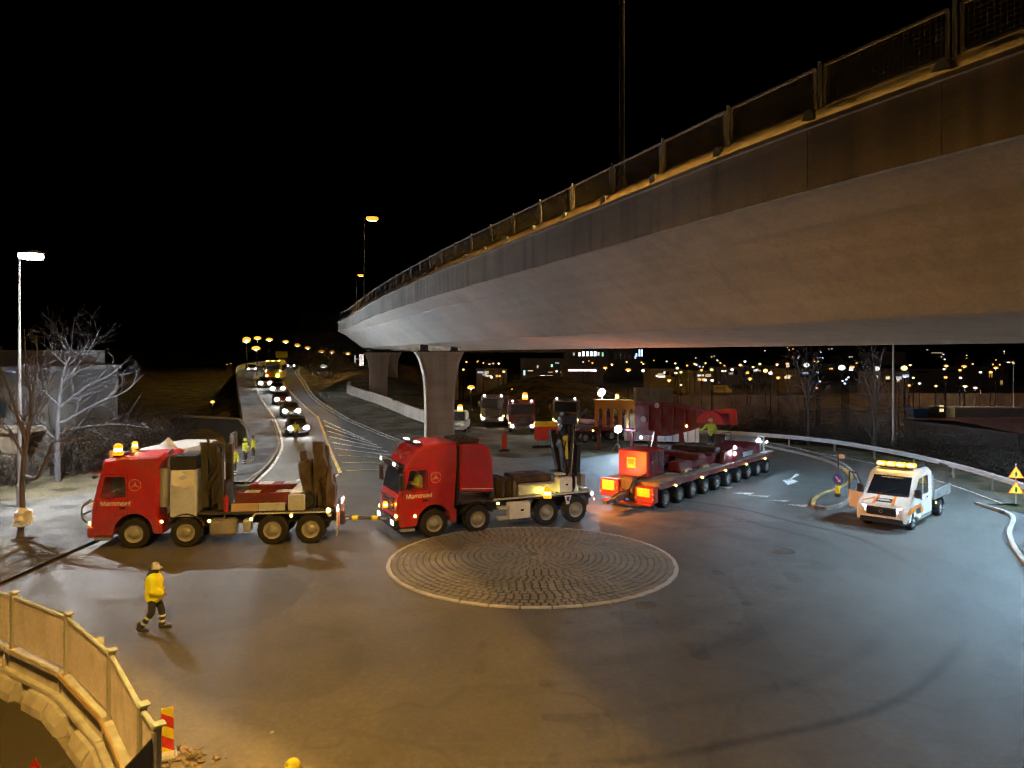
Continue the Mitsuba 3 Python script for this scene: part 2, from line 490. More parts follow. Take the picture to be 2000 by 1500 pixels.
GUARD = cr([(14.0, 64.5), (17.6, 63.7), (21.2, 60.9), (23.9, 57.2), (25.6, 51), (26.1, 45), (25.9, 41), (25.5, 37.6)], 0.5)
OUTER = [(22.6, 37), (22.5, 34.2), (19.9, 30.4), (17.7, 26.1), (15.2, 20), (15, 10), (18, -30)]
J = [(-16.2, -30), (-16.2, 31), (-14.7, 36), (-14.8, 43), (-16.2, 51), (-18.6, 60), (-8.0, 61.6), (-4.5, 56), (0, 53.5), (5, 53.5), (9, 57), (13, 63.6)] + [tuple(p) for p in GUARD[::6] - np.array([0.55, 0.25])] + [(25, 37.2)] + OUTER
key = single('road', 'dark asphalt of the roundabout with faint tyre marks', None, sheet(J, 0.012), 'asphalt', kind='structure')
single('road', 'asphalt road climbing away on the left with the waiting traffic', None, ribbon(cr(EDGE_L[4:], 2), cr(EDGE_R, 2), 0.022, cross=6), 'asphalt', kind='structure')
single('pavement', 'pale pavement beside the road on the left', None, ribbon(cr(WALK_L, 2), cr(np.vstack([[(-14.8, 43)], EDGE_L[4:]]), 2), 0.11, cross=4, skirt=0.25), 'gravel', kind='structure')
single('pavement', 'pale gravelly pavement under the bare trees on the left', None, sheet([(-60, 12), (-16.4, 12), (-16.4, 31), (-15.0, 35.8), (-15.0, 42), (-19, 44), (-24, 38), (-60, 31)], 0.05), 'gravel', kind='structure')
single('pavement', 'dusty ground behind the site fence in the lower left corner', None, sheet([(-16.0, 19.5), (-11.3, 16.6), (-9.4, 15.2), (-7.5, 13.2), (-5.9, 11.2), (-5.2, 10.4), (-4.4, 4), (-16, 4)], 0.05), 'dark_ground', kind='structure')
single('pavement', 'kerbed pavement at the right edge of the roundabout', None, ribbon([(p[0] + 0.14, p[1]) for p in OUTER], [(60, 37), (60, 34), (60, 30), (60, 26), (60, 20), (60, 10), (60, -30)], 0.12, cross=3, skirt=0.2), 'gravel', kind='structure')

# kerb stones along the pavements
def kerb(parent, path, w=0.14, h=0.14, length=1.0, m='kerb_stone', maxn=90, lift=0.0):
    p = even(path, length)[:maxn]
    t, nr = normals2(p)
    for k in range(len(p) - 1):
        a, b = p[k] + (p[k + 1] - p[k]) * 0.012, p[k + 1] - (p[k + 1] - p[k]) * 0.012
        za, zb = gz(a[0], a[1]) + lift, gz(b[0], b[1]) + lift
        q = [(*(p_ + nn * w / 2), z_ + dz) for p_, nn, z_ in ((a, nr[k], za), (b, nr[k + 1], zb)) for nn in (-nn, nn) for dz in (-0.05, h)]
        part(parent, 'kerb_stone', MB().hull(q), m)


kerb('pavement', cr([(-15.0, 43), *EDGE_L[4:8]], 0.5) + np.array([-0.09, 0]), length=1.0, m='concrete_c')
kerb('pavement_003', cr(OUTER[:5], 0.4) + np.array([0.06, 0.0]), length=1.0, w=0.18)

# painted lines
mark = lambda label, mesh, m='road_white': single('road_marking', label, None, mesh, m, kind='structure')
mark('white edge line sweeping round the left kerb', stripe(cr(EDGE_L[3:9], 1) + np.array([0.22, 0]), 0.20, 0.036))
er = cr(EDGE_R[1:9], 1)
mark('inner of two white lines on the far side of the climbing road', stripe(er + np.array([-0.35, 0]), 0.16, 0.036))
mark('outer of two white lines on the far side of the climbing road', stripe(er + np.array([-0.85, -0.05]), 0.16, 0.036))
cen = [at(665, 925), at(650, 892), at(633, 850), at(620, 826)]
mark('yellow line along the hatched island', stripe(np.array(cen)[:, :2], 0.22, 0.034), 'road_yellow')
far_c = cr([at(620, 826)[:2], (-20.6, 80), (-28.6, 100), (-38.2, 126), (-46, 150)], 1)
mark('yellow centre line of the climbing road', stripe(far_c, 0.16, 0.036), 'road_yellow')
hat_r = [at(800, 918), at(775, 890), at(735, 868), at(695, 852)]
ca, cb = even(cr(np.array(cen)[:, :2], 0.5), 0.1), even(cr(np.array(hat_r)[:, :2], 0.5), 0.1)
for k, t in enumerate(np.linspace(0.03, 0.9, 9)):
    a = ca[int(t * (len(ca) - 1))] + np.array([0.4, 0.0])
    b = cb[min(len(cb) - 1, int((t * 0.9) * (len(cb) - 1)))]
    b = a + (b - a) * 0.93
    mark('painted bars of the hatched island, mostly worn', stripe(np.array([a, b]), 0.24, 0.034), 'road_yellow' if k < 3 else 'road_white')
    labels[list(scene)[-1]]['group'] = 'bars of the hatched island'
mark('pale triangle at the tip of the hatched island', sheet([tuple(at(622, 833)[:2]), tuple(at(634, 860)[:2]), tuple(at(668, 860)[:2])], 0.05))
for u, v in ((590, 938), (650, 929)):
    p = at(u, v)
    mark('white give way dash behind the first truck' if u < 600 else 'white give way dash beside the hatched island', sheet([(p[0] - .35, p[1] - .5), (p[0] + .35, p[1] - .5), (p[0] + .3, p[1] + .4), (p[0] - .3, p[1] + .4)], 0.017))
teeth = [(1412, 951), (1451, 963), (1483, 968), (1519, 977), (1556, 986)]
for k, (u, v) in enumerate(teeth):
    p = at(u, v)[:2]
    w = np.array([0.8, -0.6])
    w2 = np.array([0.6, 0.8])
    mark(f"white give way tooth on the asphalt right of the trailer, {['farthest', 'second', 'third', 'fourth', 'nearest'][k]} in the row", sheet([tuple(p - w2 * 0.32 - w * 0.55), tuple(p + w * 0.5 + w2 * 0.3), tuple(p + w * 0.5 - w2 * 0.34)], 0.017))
ar = np.array([at(u, v)[:2] for u, v in ((1556, 925), (1562, 928), (1546, 936), (1560, 941), (1538, 948), (1528, 938), (1541, 937))])
mark('white painted arrow on the lane beyond the trailer', sheet([tuple(p) for p in ar], 0.017))
mark('white line along the outer edge of the right lane', stripe(GUARD[4:] - np.array([1.4, 0.35]), 0.14, 0.017))

# ------------------------------------------------------------------ roundabout island of cobbles
rk = thing('roundabout_island', 'low round traffic island of cobbles with a pale kerb ring', None, kind='structure')
ICX, ICY, IR = 0.7, 27.0, 5.15
dome = lambda r: 0.05 + 0.20 * (1 - (r / IR) ** 2)
pr = [(0.01, dome(0) - 0.012)] + [(r, dome(r) - 0.012) for r in np.linspace(0.6, IR - 0.25, 8)] + [(IR - 0.25, 0.0)]
part(rk, 'base', MB().lathe(pr, (ICX, ICY, 0), (0, 0, 1), 64), 'gravel')
for k in range(34):
    a0, a1 = (k + 0.03) / 34 * 2 * math.pi, (k + 0.97) / 34 * 2 * math.pi
    q = [(ICX + r * math.cos(a), ICY + r * math.sin(a), z) for a in (a0, a1) for r, z in ((IR - 0.16, -0.02), (IR, -0.02), (IR - 0.03, 0.05), (IR - 0.16, 0.06))]
    part(rk, 'kerb_stone', MB().hull(q), 'kerb_stone')
rng = np.random.default_rng(3)
cob = MB()
r = IR - 0.29
while r > 0.3:
    nseg = int(2 * math.pi * r / 0.245)
    off = rng.random()
    for s in range(nseg):
        a = (s + off) * 2 * math.pi / nseg
        w, h, z = 0.105 + rng.uniform(-.012, .008), 0.10 + rng.uniform(-.012, .01), dome(r) + rng.uniform(-.006, .009)
        c, sn = math.cos(a + rng.uniform(-.05, .05)), math.sin(a)
        c, sn = c / math.hypot(c, sn), sn / math.hypot(c, sn)
        x, y = ICX + r * math.cos(a), ICY + r * math.sin(a)
        lo = [(x + c * i * h - sn * j * w, y + sn * i * h + c * j * w, z - 0.07) for i, j in ((-1, -1), (1, -1), (1, 1), (-1, 1))]
        hi = [(x + c * i * h * .88 - sn * j * w * .88, y + sn * i * h * .88 + c * j * w * .88, z) for i, j in ((-1, -1), (1, -1), (1, 1), (-1, 1))]
        cob.add(lo + hi, BOXF[2:])
    r -= 0.225
part(rk, 'cobble', cob, 'cobble', kind='stuff')

# ------------------------------------------------------------------ splitter island on the right
isl = [at(u, v)[:2] for u, v in ((1588, 992), (1600, 997), (1640, 991), (1662, 975), (1678, 950), (1672, 932), (1640, 905), (1585, 886), (1530, 873), (1470, 862))]
isl_in = [at(u, v)[:2] for u, v in ((1588, 992), (1592, 978), (1612, 967), (1640, 957), (1660, 945), (1661, 930), (1634, 911), (1580, 892), (1520, 878), (1470, 867))]
tk = thing('traffic_island', 'long narrow kerbed traffic island curving beside the trailer lane', None, kind='structure')
outer_p, inner_p = cr(isl, 0.4), cr(isl_in, 0.4)
part(tk, 'surface', ribbon(outer_p, inner_p, 0.13, cross=3, skirt=0.15, step=0.5), 'gravel')
kerb(tk, inner_p, w=0.2, h=0.16, length=0.9, m='road_yellow', maxn=16)
for k in list(scene)[-15:]:
    if 'kerb_stone' in k and int(k[-3:]) > 0 if k[-3:].isdigit() else False:
        pass
kerb(tk, inner_p[int(len(inner_p) * 0.45):], w=0.16, h=0.15, length=1.0)
kerb(tk, outer_p, w=0.16, h=0.15, length=1.0)

# manhole covers
def manhole(p, r, label):
    k = thing('manhole_cover', label, 'manhole cover')
    part(k, 'frame', MB().lathe([(r * .86, 0.0), (r * .86, 0.018), (r, 0.018), (r * 1.02, 0.0)], (*p[:2], 0.012), (0, 0, 1), 28), 'chassis')
    lid = MB().cyl((*p[:2], 0.005), (*p[:2], 0.024), r * .84, n=24)
    for a in range(8):
        c, s = math.cos(a * math.pi / 4), math.sin(a * math.pi / 4)
        lid.beam((p[0] + c * r * .2, p[1] + s * r * .2, 0.026), (p[0] + c * r * .7, p[1] + s * r * .7, 0.026), .05, .01)
    part(k, 'lid', lid, 'rusty')


manhole(at(1528, 1077), 0.46, 'round iron manhole cover in the asphalt right of the cobbled island')
manhole(at(1262, 1182), 0.32, 'small dark drain cover at the near rim of the cobbled island')

# ------------------------------------------------------------------ viaduct
BE = even(cr([(26, -24), (18.2, -10), (12.3, 0), (9.5, 5), (7.0, 10.4), (4.95, 15.2), (2.9, 20.7), (-0.5, 29.9), (-4.4, 40.6), (-11.1, 61), (-19.9, 91), (-23.4, 102), (-26.6, 120), (-27.5, 140), (-25.5, 165), (-18, 195), (-5, 222), (15, 245)], 0.5), 0.9)
BT, BN = normals2(BE)


def b_at(i, o, z):
    p = BE[i] + BN[i] * o
    return (p[0], p[1], z)


def sweep(prof, i0, i1, every=1, caps=True):
    idx = list(range(i0, i1 + 1, every))
    if idx[-1] != i1:
        idx.append(i1)
    v = np.array([[b_at(i, o, z) for o, z in prof] for i in idx]).reshape(-1, 3)
    n = len(prof)
    i, j = np.meshgrid(np.arange(len(idx) - 1), np.arange(n), indexing='ij')
    q = np.stack([i * n + j, i * n + (j + 1) % n, (i + 1) * n + (j + 1) % n, (i + 1) * n + j], -1).reshape(-1, 4)
    f = [q[:, [0, 1, 2]], q[:, [0, 2, 3]]]
    if caps:
        _, c = tri_poly(sg.Polygon(prof))
        f += [c[:, ::-1], c + (len(idx) - 1) * n]
    return trimesh.Trimesh(v, np.vstack(f), process=False)


vk = thing('viaduct', 'curved concrete road viaduct crossing overhead from the upper right to the far left', 'bridge')
L = len(BE) - 1
box = [(0.16, 10.43), (1.0, 9.96), (1.1, 9.86), (3.16, 8.26), (3.34, 8.15), (9.3, 7.66), (9.42, 7.73), (10.45, 9.5), (12.4, 9.85), (12.4, 10.6), (0.16, 11.35)]
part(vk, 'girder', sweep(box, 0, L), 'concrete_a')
part(vk, 'parapet', sweep([(12.42, 9.8), (12.72, 9.8), (12.72, 11.2), (12.42, 11.2)], 0, L, 3), 'concrete_b')
near = int(np.argmin(abs(BE[:, 1] - 62)))
k, seg = 0, 3
while k < near:
    e = min(k + seg, near)
    sub = sweep([(0.0, 10.40), (0.14, 10.40), (0.14, 11.52), (0.0, 11.52)], k, e)
    g = BT[k] * 0.006
    sub.vertices[:4, :2] += g
    sub.vertices[-4:, :2] -= BT[e] * 0.006
    part(vk, 'edge_panel', sub, ('concrete_c', 'concrete_b', 'concrete_c', 'concrete_b', 'concrete_b')[(k // seg * 7 + k // (seg * 4)) % 5])
    k = e
part(vk, 'edge_beam', sweep([(0.0, 10.40), (0.14, 10.40), (0.14, 11.52), (0.0, 11.52)], near, L, 2), 'concrete_c')
part(vk, 'ledge', sweep([(-0.09, 11.52), (-0.09, 11.60), (0.14, 11.88), (0.5, 11.88), (0.5, 11.30), (0.15, 11.52)], 0, L), 'concrete_b')
# railing: posts and mesh panels
s_at = lambda i: b_at(i, 0.3, 11.86)
MAST = int(np.argmin(abs(BE[:, 1] - 21.4)))
k = 0
far_rail = MB()
while k < L - 3:
    e = k + 3
    a, b = np.array(s_at(k)), np.array(s_at(e))
    d = (b - a) / np.linalg.norm(b - a)
    pa, pb = a + d * 0.12, b - d * 0.12
    tgt = MB() if k < near else far_rail
    for h in (0.12, 0.86):
        tgt.beam(pa + [0, 0, h], pb + [0, 0, h], 0.045, 0.045)
    for p in (pa, pb):
        tgt.beam(p + [0, 0, 0.12], p + [0, 0, 0.86], 0.045, 0.045, up=d)
    if k < near:
        nb = 24 if BE[k, 1] < 40 else 8
        for t in np.linspace(0, 1, nb + 2)[1:-1]:
            p = pa + (pb - pa) * t
            tgt.add([p + np.array([*(d[:2] * i * .0024 + BN[k] * jj * .0024), h]) for h in (.14, .84) for i, jj in ((-1, -1), (1, -1), (1, 1), (-1, 1))], BOXF[4:])
        for h in np.linspace(0.20, 0.78, 8):
            tgt.beam(pa + [0, 0, h], pb + [0, 0, h], 0.004, 0.004)
        part(vk, 'railing_panel', tgt, 'rail_dark')
        po = MB().beam(a + [0, 0, 0], a + [0, 0, .97], 0.055, 0.05, up=d)
        po.hull([a + np.array([*(d[:2] * i + BN[k] * jj), h]) for h, w in ((-0.16, .16), (0.02, .06)) for i, jj in ((-w, -.3), (w, -.3), (w, .05), (-w, .05))])
        part(vk, 'railing_post', po, 'rail_dark')
    else:
        far_rail.beam(a, a + [0, 0, 1.0], 0.09, 0.07, up=d)
    k = e
part(vk, 'railing', far_rail, 'rail_dark', kind='stuff')
# piers with flared heads, bearings
def pier(dy, w0=2.3, w1=4.1, thick=1.35, off=5.25):
    i = int(np.argmin(abs(BE[:, 1] - dy) + (np.arange(L + 1) > 165) * 0))
    c = BE[i] + BN[i] * off
    z0 = float(gz(c[0], c[1])) - 0.4
    top = 7.52
    prof = [(0, w0), (0.42, w0), (0.62, w0 * 1.04), (0.74, w0 * 1.13), (0.84, w0 * 1.28), (0.92, w0 * 1.46), (0.97, w0 * 1.62), (1, w1)]
    rows = []
    for t, w in prof:
        z = z0 + (top - z0) * t
        for aa, bb in ((-.5, -.42), (-.42, -.5), (.42, -.5), (.5, -.42), (.5, .42), (.42, .5), (-.42, .5), (-.5, .42)):
            p = c + BN[i] * aa * w + BT[i] * bb * thick
            rows.append((p[0], p[1], z))
    n = 8
    ii, jj = np.meshgrid(np.arange(len(prof) - 1), np.arange(n), indexing='ij')
    q = np.stack([ii * n + jj, ii * n + (jj + 1) % n, (ii + 1) * n + (jj + 1) % n, (ii + 1) * n + jj], -1).reshape(-1, 4)
    cap = np.array([[0, a, a + 1] for a in range(1, 7)])
    f = np.vstack([q[:, [0, 1, 2]], q[:, [0, 2, 3]], cap[:, ::-1], cap + n * (len(prof) - 1)])
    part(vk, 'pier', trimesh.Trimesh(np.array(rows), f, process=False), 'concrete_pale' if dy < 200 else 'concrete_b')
    for s in (-1.25, 1.25):
        p = c + BN[i] * s
        soff = 8.15 - (off + s - 3.34) * 0.49 / 5.96
        m = MB().cyl((p[0], p[1], top), (p[0], p[1], soff + 0.02), 0.34, n=14)
        m.box(p[0] - .45, p[0] + .45, p[1] - .45, p[1] + .45, top, top + 0.08)
        part(vk, 'bearing', m, 'chassis')


for dy in (61, 100, 140, 190):
    pier(dy)

# ------------------------------------------------------------------ street lamps
def beacon(parent, p, r, col, power, M=None, weight=0.02):
    """an amber rotating beacon: hot band between a glowing foot and cap"""
    k = numbered(f'{parent}__beacon')
    part(k, 'flash', MB().lathe([(r * .78, -r * .25), (r * .86, 0), (r * .78, r * .25)], p, (0, 0, 1), 14), 'amber_plastic', M, emit=np.asarray(col) * power, weight=weight)
    q = np.asarray(p, float)
    part(k, 'dome', MB().lathe([(r * .78, r * .25), (r * 1.02, r * .4), (r * .95, r * .95), (r * .6, r * 1.3), (.003, r * 1.42)], q, (0, 0, 1), 14).lathe([(r * 1.12, -r * 1.2), (r * 1.1, -r * .4), (r * .78, -r * .25)], q, (0, 0, 1), 14), 'amber_plastic', M, emit=AMBER * [1, .8, .3] * 1.5, weight=.01)


def street_lamp(p, h, direction, arm, col, power, label, r=0.21, pole_r=(0.09, 0.055), pm='galvanised', weight=1.0, group=None, tilt=0.0, name='street_lamp', n=10, skirt=0.5, rim=0, band=False):
    k = thing(name, label, 'street lamp', group)
    p = np.asarray(p, float)
    d = np.array([*direction, 0.0]) / np.hypot(*direction)
    top = p + [0, 0, h]
    part(k, 'pole', MB().tube([p, p + [0, 0, 1.1], p + [0, 0, 1.15], top], [pole_r[0] * 1.35, pole_r[0] * 1.35, pole_r[0], pole_r[1]], n), pm)
    hd = top + d * (arm + 0.3) + [0, 0, 0.10]
    part(k, 'arm', MB().tube([top - [0, 0, .05], top + d * 0.12 + [0, 0, .06], top + d * arm + [0, 0, .10]], pole_r[1] * .85, 8), pm)
    H = frame(*hd, heading=d[:2])
    R = r * 1.55
    ho = MB().hull([(x, y, z) for x, y, z in ((-.45, -.08, 0.005), (-.45, .08, 0.005), (R * .9, -R * .8, 0.02), (R * .9, R * .8, 0.02), (-.1, -R * .9, 0.02), (-.1, R * .9, 0.02), (-.4, -.05, .1), (-.4, .05, .1), (R * .6, -.12, .15), (R * .6, .12, .15))])
    sk = r * skirt
    ho.lathe([(0.02, 0.0), (R, 0.0), (R * 1.03, -0.01), (R * 1.03, -sk), (R, -sk), (R * .99, -0.004), (0.02, -0.004)], (0, 0, 0), (0, 0, 1), 20)
    part(k, 'housing', ho, 'lamp_body', H)
    if band:
        part(k, 'glowing_band', MB().lathe([(R * .80, -.36), (R * 1.10, -.22), (R * 1.08, -.01)], (0, 0, 0), (0, 0, 1), 20), 'amber_plastic', H, emit=[1.5, .60, .06], weight=.02)  # glowing ring added to imitate the orange glare round the lamp
    if rim:
        part(k, 'frosted_rim', MB().lathe([(R * 1.0, -sk * 1.05), (R * 1.10, -sk * .6), (R * 1.06, -.01)], (0, 0, 0), (0, 0, 1), 20), 'lens_off', H, emit=np.asarray(col) * rim, weight=.02)  # glowing rim added so the shaded lamp still looks bright from afar
    rl, h = r * .5, r * .42
    lens = MB().lathe([(rl, -0.012), (rl * .92, -h * .5), (rl * .62, -h)], (0, 0, 0), (0, 0, 1), 14)
    lens.f = [f[:, ::-1] for f in lens.f]
    part(k, 'lens', lens, 'lens_off', H, emit=np.asarray(col) * power / (2 * rl * h * .86), weight=weight)
    part(k, 'lens_cap', MB().lathe([(rl * .62, -h), (rl * .3, -h * 1.12), (0.003, -h * 1.16)], (0, 0, 0), (0, 0, 1), 12), 'lens_off', H)
    return k


street_lamp(at(38, 992), 12.05, (1, -0.35), 0.45, LED, POWER['left_led'], 'tall street lamp with a white light standing behind the bare tree at the left edge', weight=5, r=0.32, skirt=0.86, rim=3)
street_lamp((-8.6, 8.2, 0), 12.6, (1, 0.25), 1.5, SODIUM, POWER['left_sodium'], 'street lamp with an orange light just outside the upper left corner', weight=5, skirt=0.55)
mast = lambda i: BE[i] + BN[i] * 0.62
mi_ = mast(MAST)
street_lamp((*mi_, 11.3), 9.6, BN[MAST], 1.1, SODIUM, POWER['bridge_sodium'], 'dark lamp mast on the viaduct parapet, its light above the picture', weight=5, pm='mast_black', r=0.7)
for dy, lb in ((75, 'nearer of the two orange street lamps rising above the viaduct'), (131, 'farther of the two orange street lamps rising above the viaduct')):
    i = int(np.argmin(abs(BE[:, 1] - dy)))
    street_lamp((*mast(i), 11.3), 9.6, BN[i], 0.5, SODIUM, POWER['bridge_sodium'], lb, weight=2.5, r=0.36, skirt=0.12, pm='mast_black', band=True)
street_lamp(at(1745, 882), 11.4, (0.75, 0.65), 0.8, COOL, POWER['right_pole'], 'tall pale lamp post behind the crash barrier, its head hidden by the viaduct', weight=1, skirt=0.68)
street_lamp((24.9, 32.6, 0.1), 9.0, (-1, 0.5), 1.8, COOL, POWER['right_side'], 'street lamp with a cool white light standing near the warning signs, outside the right edge', weight=4, skirt=0.74)
street_lamp((27.5, 18.5, 0.1), 9.0, (-1, 0.25), 1.6, COOL, POWER['right_cool'], 'street lamp with a cool white light outside the right edge', weight=4, skirt=0.74)

# ------------------------------------------------------------------ people
def capsule_union(bones, edge, it=8):
    parts = []
    for a, ra, b, rb in bones:
        sp = [m3.Manifold.sphere(r, 14).translate(tuple(map(float, c))) for c, r in ((a, ra), (b, rb))]
        parts.append(m3.Manifold.batch_hull(sp))
    m = m3.Manifold.batch_boolean(parts, m3.OpType.Add)
    q = m.refine_to_length(edge).to_mesh()
    t = trimesh.Trimesh(q.vert_properties[:, :3], q.tri_verts, process=True)
    trimesh.smoothing.filter_taubin(t, iterations=it)
    return t


def person(p, heading, label, pose='stand', bulk=0.0, hood=False, jacket='hi_vis', trousers='dark_cloth', helmet='sign_white', group=None, height=1.8, arms=None, z=0.0, stripes=True, legs=True):
    """x forward, y left; joints in metres for a height of 1.8"""
    k = thing('person', label, 'person', group)
    M = frame(p[0], p[1], z, heading)
    M[:3, :3] *= height / 1.8
    J = {'hip': (0, 0, .95), 'chest': (.02, 0, 1.32), 'neck': (.03, 0, 1.5), 'head': (.05, 0, 1.66)}
    if pose == 'walk':
        L = {'l': [(0.02, .09, .93), (.19, .10, .50), (.20, .10, .09)], 'r': [(-.01, -.09, .93), (-.03, -.10, .50), (-.30, -.10, .13)]}
        A = {'l': [(.01, .21, 1.42), (-.10, .27, 1.14), (.06, .25, .90)], 'r': [(.01, -.21, 1.42), (.10, -.27, 1.15), (.30, -.20, 1.02)]}
    elif pose == 'sit':
        L = {'l': [(0, .1, .95), (.42, .13, .93), (.48, .13, .50)], 'r': [(0, -.1, .95), (.42, -.13, .93), (.48, -.13, .50)]}
        A = {'l': [(.01, .21, 1.42), (.12, .27, 1.16), (.38, .18, 1.18)], 'r': [(.01, -.21, 1.42), (.12, -.27, 1.16), (.38, -.18, 1.18)]}
    else:
        L = {'l': [(0, .09, .93), (.02, .11, .50), (0, .12, .09)], 'r': [(0, -.09, .93), (.03, -.11, .50), (.01, -.12, .09)]}
        A = {'l': [(.01, .21, 1.42), (.0, .28, 1.14), (.10, .26, .92)], 'r': [(.01, -.21, 1.42), (.0, -.28, 1.14), (.12, -.24, .93)]}
    if arms:
        A.update(arms)
    V = lambda q: np.asarray(q, float)
    body = [(J['hip'], .135, (0.01, 0, 1.12), .125), ((0.01, 0, 1.12), .125, J['chest'], .15), (V(J['chest']) + [0, .07, .05], .11, V(J['chest']) + [0, -.07, .05], .11),
            ((.02, 0, 1.42), .09, J['neck'], .06), (J['neck'], .058, (.04, 0, 1.58), .062), ((.03, 0, 1.68), .092, (.075, 0, 1.61), .07), ((.12, 0, 1.64), .02, (.15, 0, 1.615), .018)]
    for s in 'lr':
        h, kn, an = map(V, L[s])
        toe = an + [.17, 0, -.045] if pose != 'walk' or s == 'l' else an + [.15, 0, -.09]
        if legs:
            body += [(h, .09, kn, .065), (kn, .062, an, .045), (an - [.03, 0, .02], .045, toe, .038)]
        sh, el, wr = map(V, A[s])
        body += [(sh, .062, el, .048), (el, .045, wr, .033)]
        d = (wr - el) / np.linalg.norm(wr - el)
        sd = np.cross(d, [0, 0, 1.0])
        sd = sd / (np.linalg.norm(sd) + 1e-9)
        pal = wr + d * .07
        body.append((wr, .03, pal, .034))
        for fi, ln in zip((-.03, -.01, .01, .03), (.065, .08, .075, .055)):
            r0 = pal + np.array([0, 0, 1]) * fi * .6 + sd * fi * .6
            body.append((r0, .011, r0 + d * ln * .6 + [.012, 0, -.01], .010))
            body.append((r0 + d * ln * .6 + [.012, 0, -.01], .010, r0 + d * ln + [.03, 0, -.015], .009))
        body.append((wr + d * .02 + [.02, 0, 0], .013, wr + d * .07 + [.055, 0, 0], .010))
    part(k, 'body', capsule_union(body, .045), 'skin', M, smooth=True)
    jk = [((0, 0, .92), .165, (0.01, 0, 1.12), .165), ((0.01, 0, 1.12), .165, J['chest'], .18), (V(J['chest']) + [0, .09, .06], .13, V(J['chest']) + [0, -.09, .06], .13), ((.01, .15, 1.43), .075, (.01, -.15, 1.43), .075)]
    for s in 'lr':
        sh, el, wr = map(V, A[s])
        jk += [(sh, .085, el, .07), (el, .068, el + (wr - el) * .88, .055)]
    jk = [(a, ra + bulk, b, rb + bulk) for a, ra, b, rb in jk]
    part(k, 'jacket', capsule_union(jk, .05), jacket, M, smooth=True)
    if hood:
        part(k, 'hood', capsule_union([((.0, 0, 1.50), .13, (.01, 0, 1.66), .118), ((-.06, .05, 1.48), .09, (-.06, -.05, 1.48), .09)], .05), 'dark_cloth', M, smooth=True)
    tr = [((0, .07, .92), .125, (0, -.07, .92), .125)]
    bt = []
    for s in 'lr':
        h, kn, an = map(V, L[s])
        tr += [(h, .115, kn, .085), (kn, .083, kn + (an - kn) * .9, .068)]
        toe = an + [.19, 0, -.05] if pose != 'walk' or s == 'l' else an + [.16, 0, -.09]
        bt += [(an + [-.02, 0, .10], .062, an - [.04, 0, .03], .06), (an - [.04, 0, .035], .055, toe, .045)]
    if legs:
        part(k, 'trousers', capsule_union(tr, .06), trousers, M, smooth=True)
        part(k, 'boots', capsule_union(bt, .06, 4), 'dark_cloth', M, smooth=True)
    if helmet:
        part(k, 'helmet', MB().lathe([(.128, -.01), (.125, .02), (.115, .07), (.085, .115), (.04, .138), (.003, .142)], (.035, 0, 1.68), (0, 0, 1), 16).lathe([(.12, 0), (.165, -.012), (.16, -.02), (.12, -.012)], (.06, 0, 1.675), (0, 0, 1), 16), helmet, M, smooth=40)
    else:
        part(k, 'hair', MB().sphere((.02, 0, 1.70), .105, 7), 'dark_cloth', M, smooth=True)
    if stripes:
        for zz, r in ((1.02, .176), (1.2, .184)):
            part(k, 'reflective_stripe', MB().lathe([(r, -.03), (r + .004, 0), (r, .03)], (.01, 0, zz), (0, 0, 1), 18), 'reflective', M)
        if legs:
            for s in 'lr':
                h, kn, an = map(V, L[s])
                for t in (.35, .7):
                    c = kn + (an - kn) * t
                    part(k, 'reflective_stripe', MB().lathe([(.086, -.03), (.087, .03)], c, an - kn, 10), 'reflective', M)
    return k


# ------------------------------------------------------------------ wheels and lights
def wheel(parent, x, y, r, w, side, M, rim='rim', name='wheel', hub=0.62, n=26):
    k = numbered(f'{parent}__{name}')
    t = MB().lathe([(r * .60, -w / 2), (r * .93, -w / 2), (r, -w / 2 + .05), (r, w / 2 - .05), (r * .93, w / 2), (r * .60, w / 2)], (x, y, r), (0, 1, 0), n)
    for a in range(n):
        if a % 2 == 0 and r > .45:
            c, s = math.cos(a * 2 * math.pi / n), math.sin(a * 2 * math.pi / n)
            t.beam((x + c * r, y - w * .45, r + s * r), (x + c * r, y + w * .45, r + s * r), .05, .035, up=(c, 0, s))
    part(k, 'tyre', t, 'rubber', M, smooth=35)
    o = side * w / 2
    m = MB().lathe([(r * .62, o - side * .01), (r * .56, o - side * .03), (r * .52, o - side * .10), (r * .34, o - side * .10), (r * .30, o - side * .02), (r * .22, o + side * .01), (r * .16, o + side * .05), (.003, o + side * .06)], (x, y, r), (0, 1, 0), n)
    for a in range(10):
        c, s = math.cos(a * math.pi / 5), math.sin(a * math.pi / 5)
        m.cyl((x + c * r * .40, y + o - side * .10, r + s * r * .40), (x + c * r * .40, y + o - side * .06, r + s * r * .40), r * .035, n=6)
    part(k, 'rim', m, rim, M, smooth=35)
    return k


def light(parent, name, p, r, col, power, M, d=(1, 0, 0), weight=0.02, label=None, sz=None, m='lens_off'):
    """a lamp lens: a low dome looking along d"""
    L = MB().lathe([(r, 0), (r * .9, r * .3), (r * .55, r * .55), (.004, r * .62)], p, d, 12)
    v, f = L.arrays()
    part(parent, name, trimesh.Trimesh(v, f[:, ::1], process=False) if True else L, m, M, emit=np.asarray(col) * power, weight=weight, label=label)


def ball(parent, name, p, r, col, power, M=None, weight=0.02, sz=1.0, m='lens_off', n=6):
    part(parent, name, MB().sphere(p, r, n, sz), m, M, emit=np.asarray(col) * power, weight=weight)


def arc(cx, cz, r, a0, a1, n):
    return [(cx + r * math.cos(math.radians(a)), cz + r * math.sin(math.radians(a))) for a in np.linspace(a0, a1, n)]


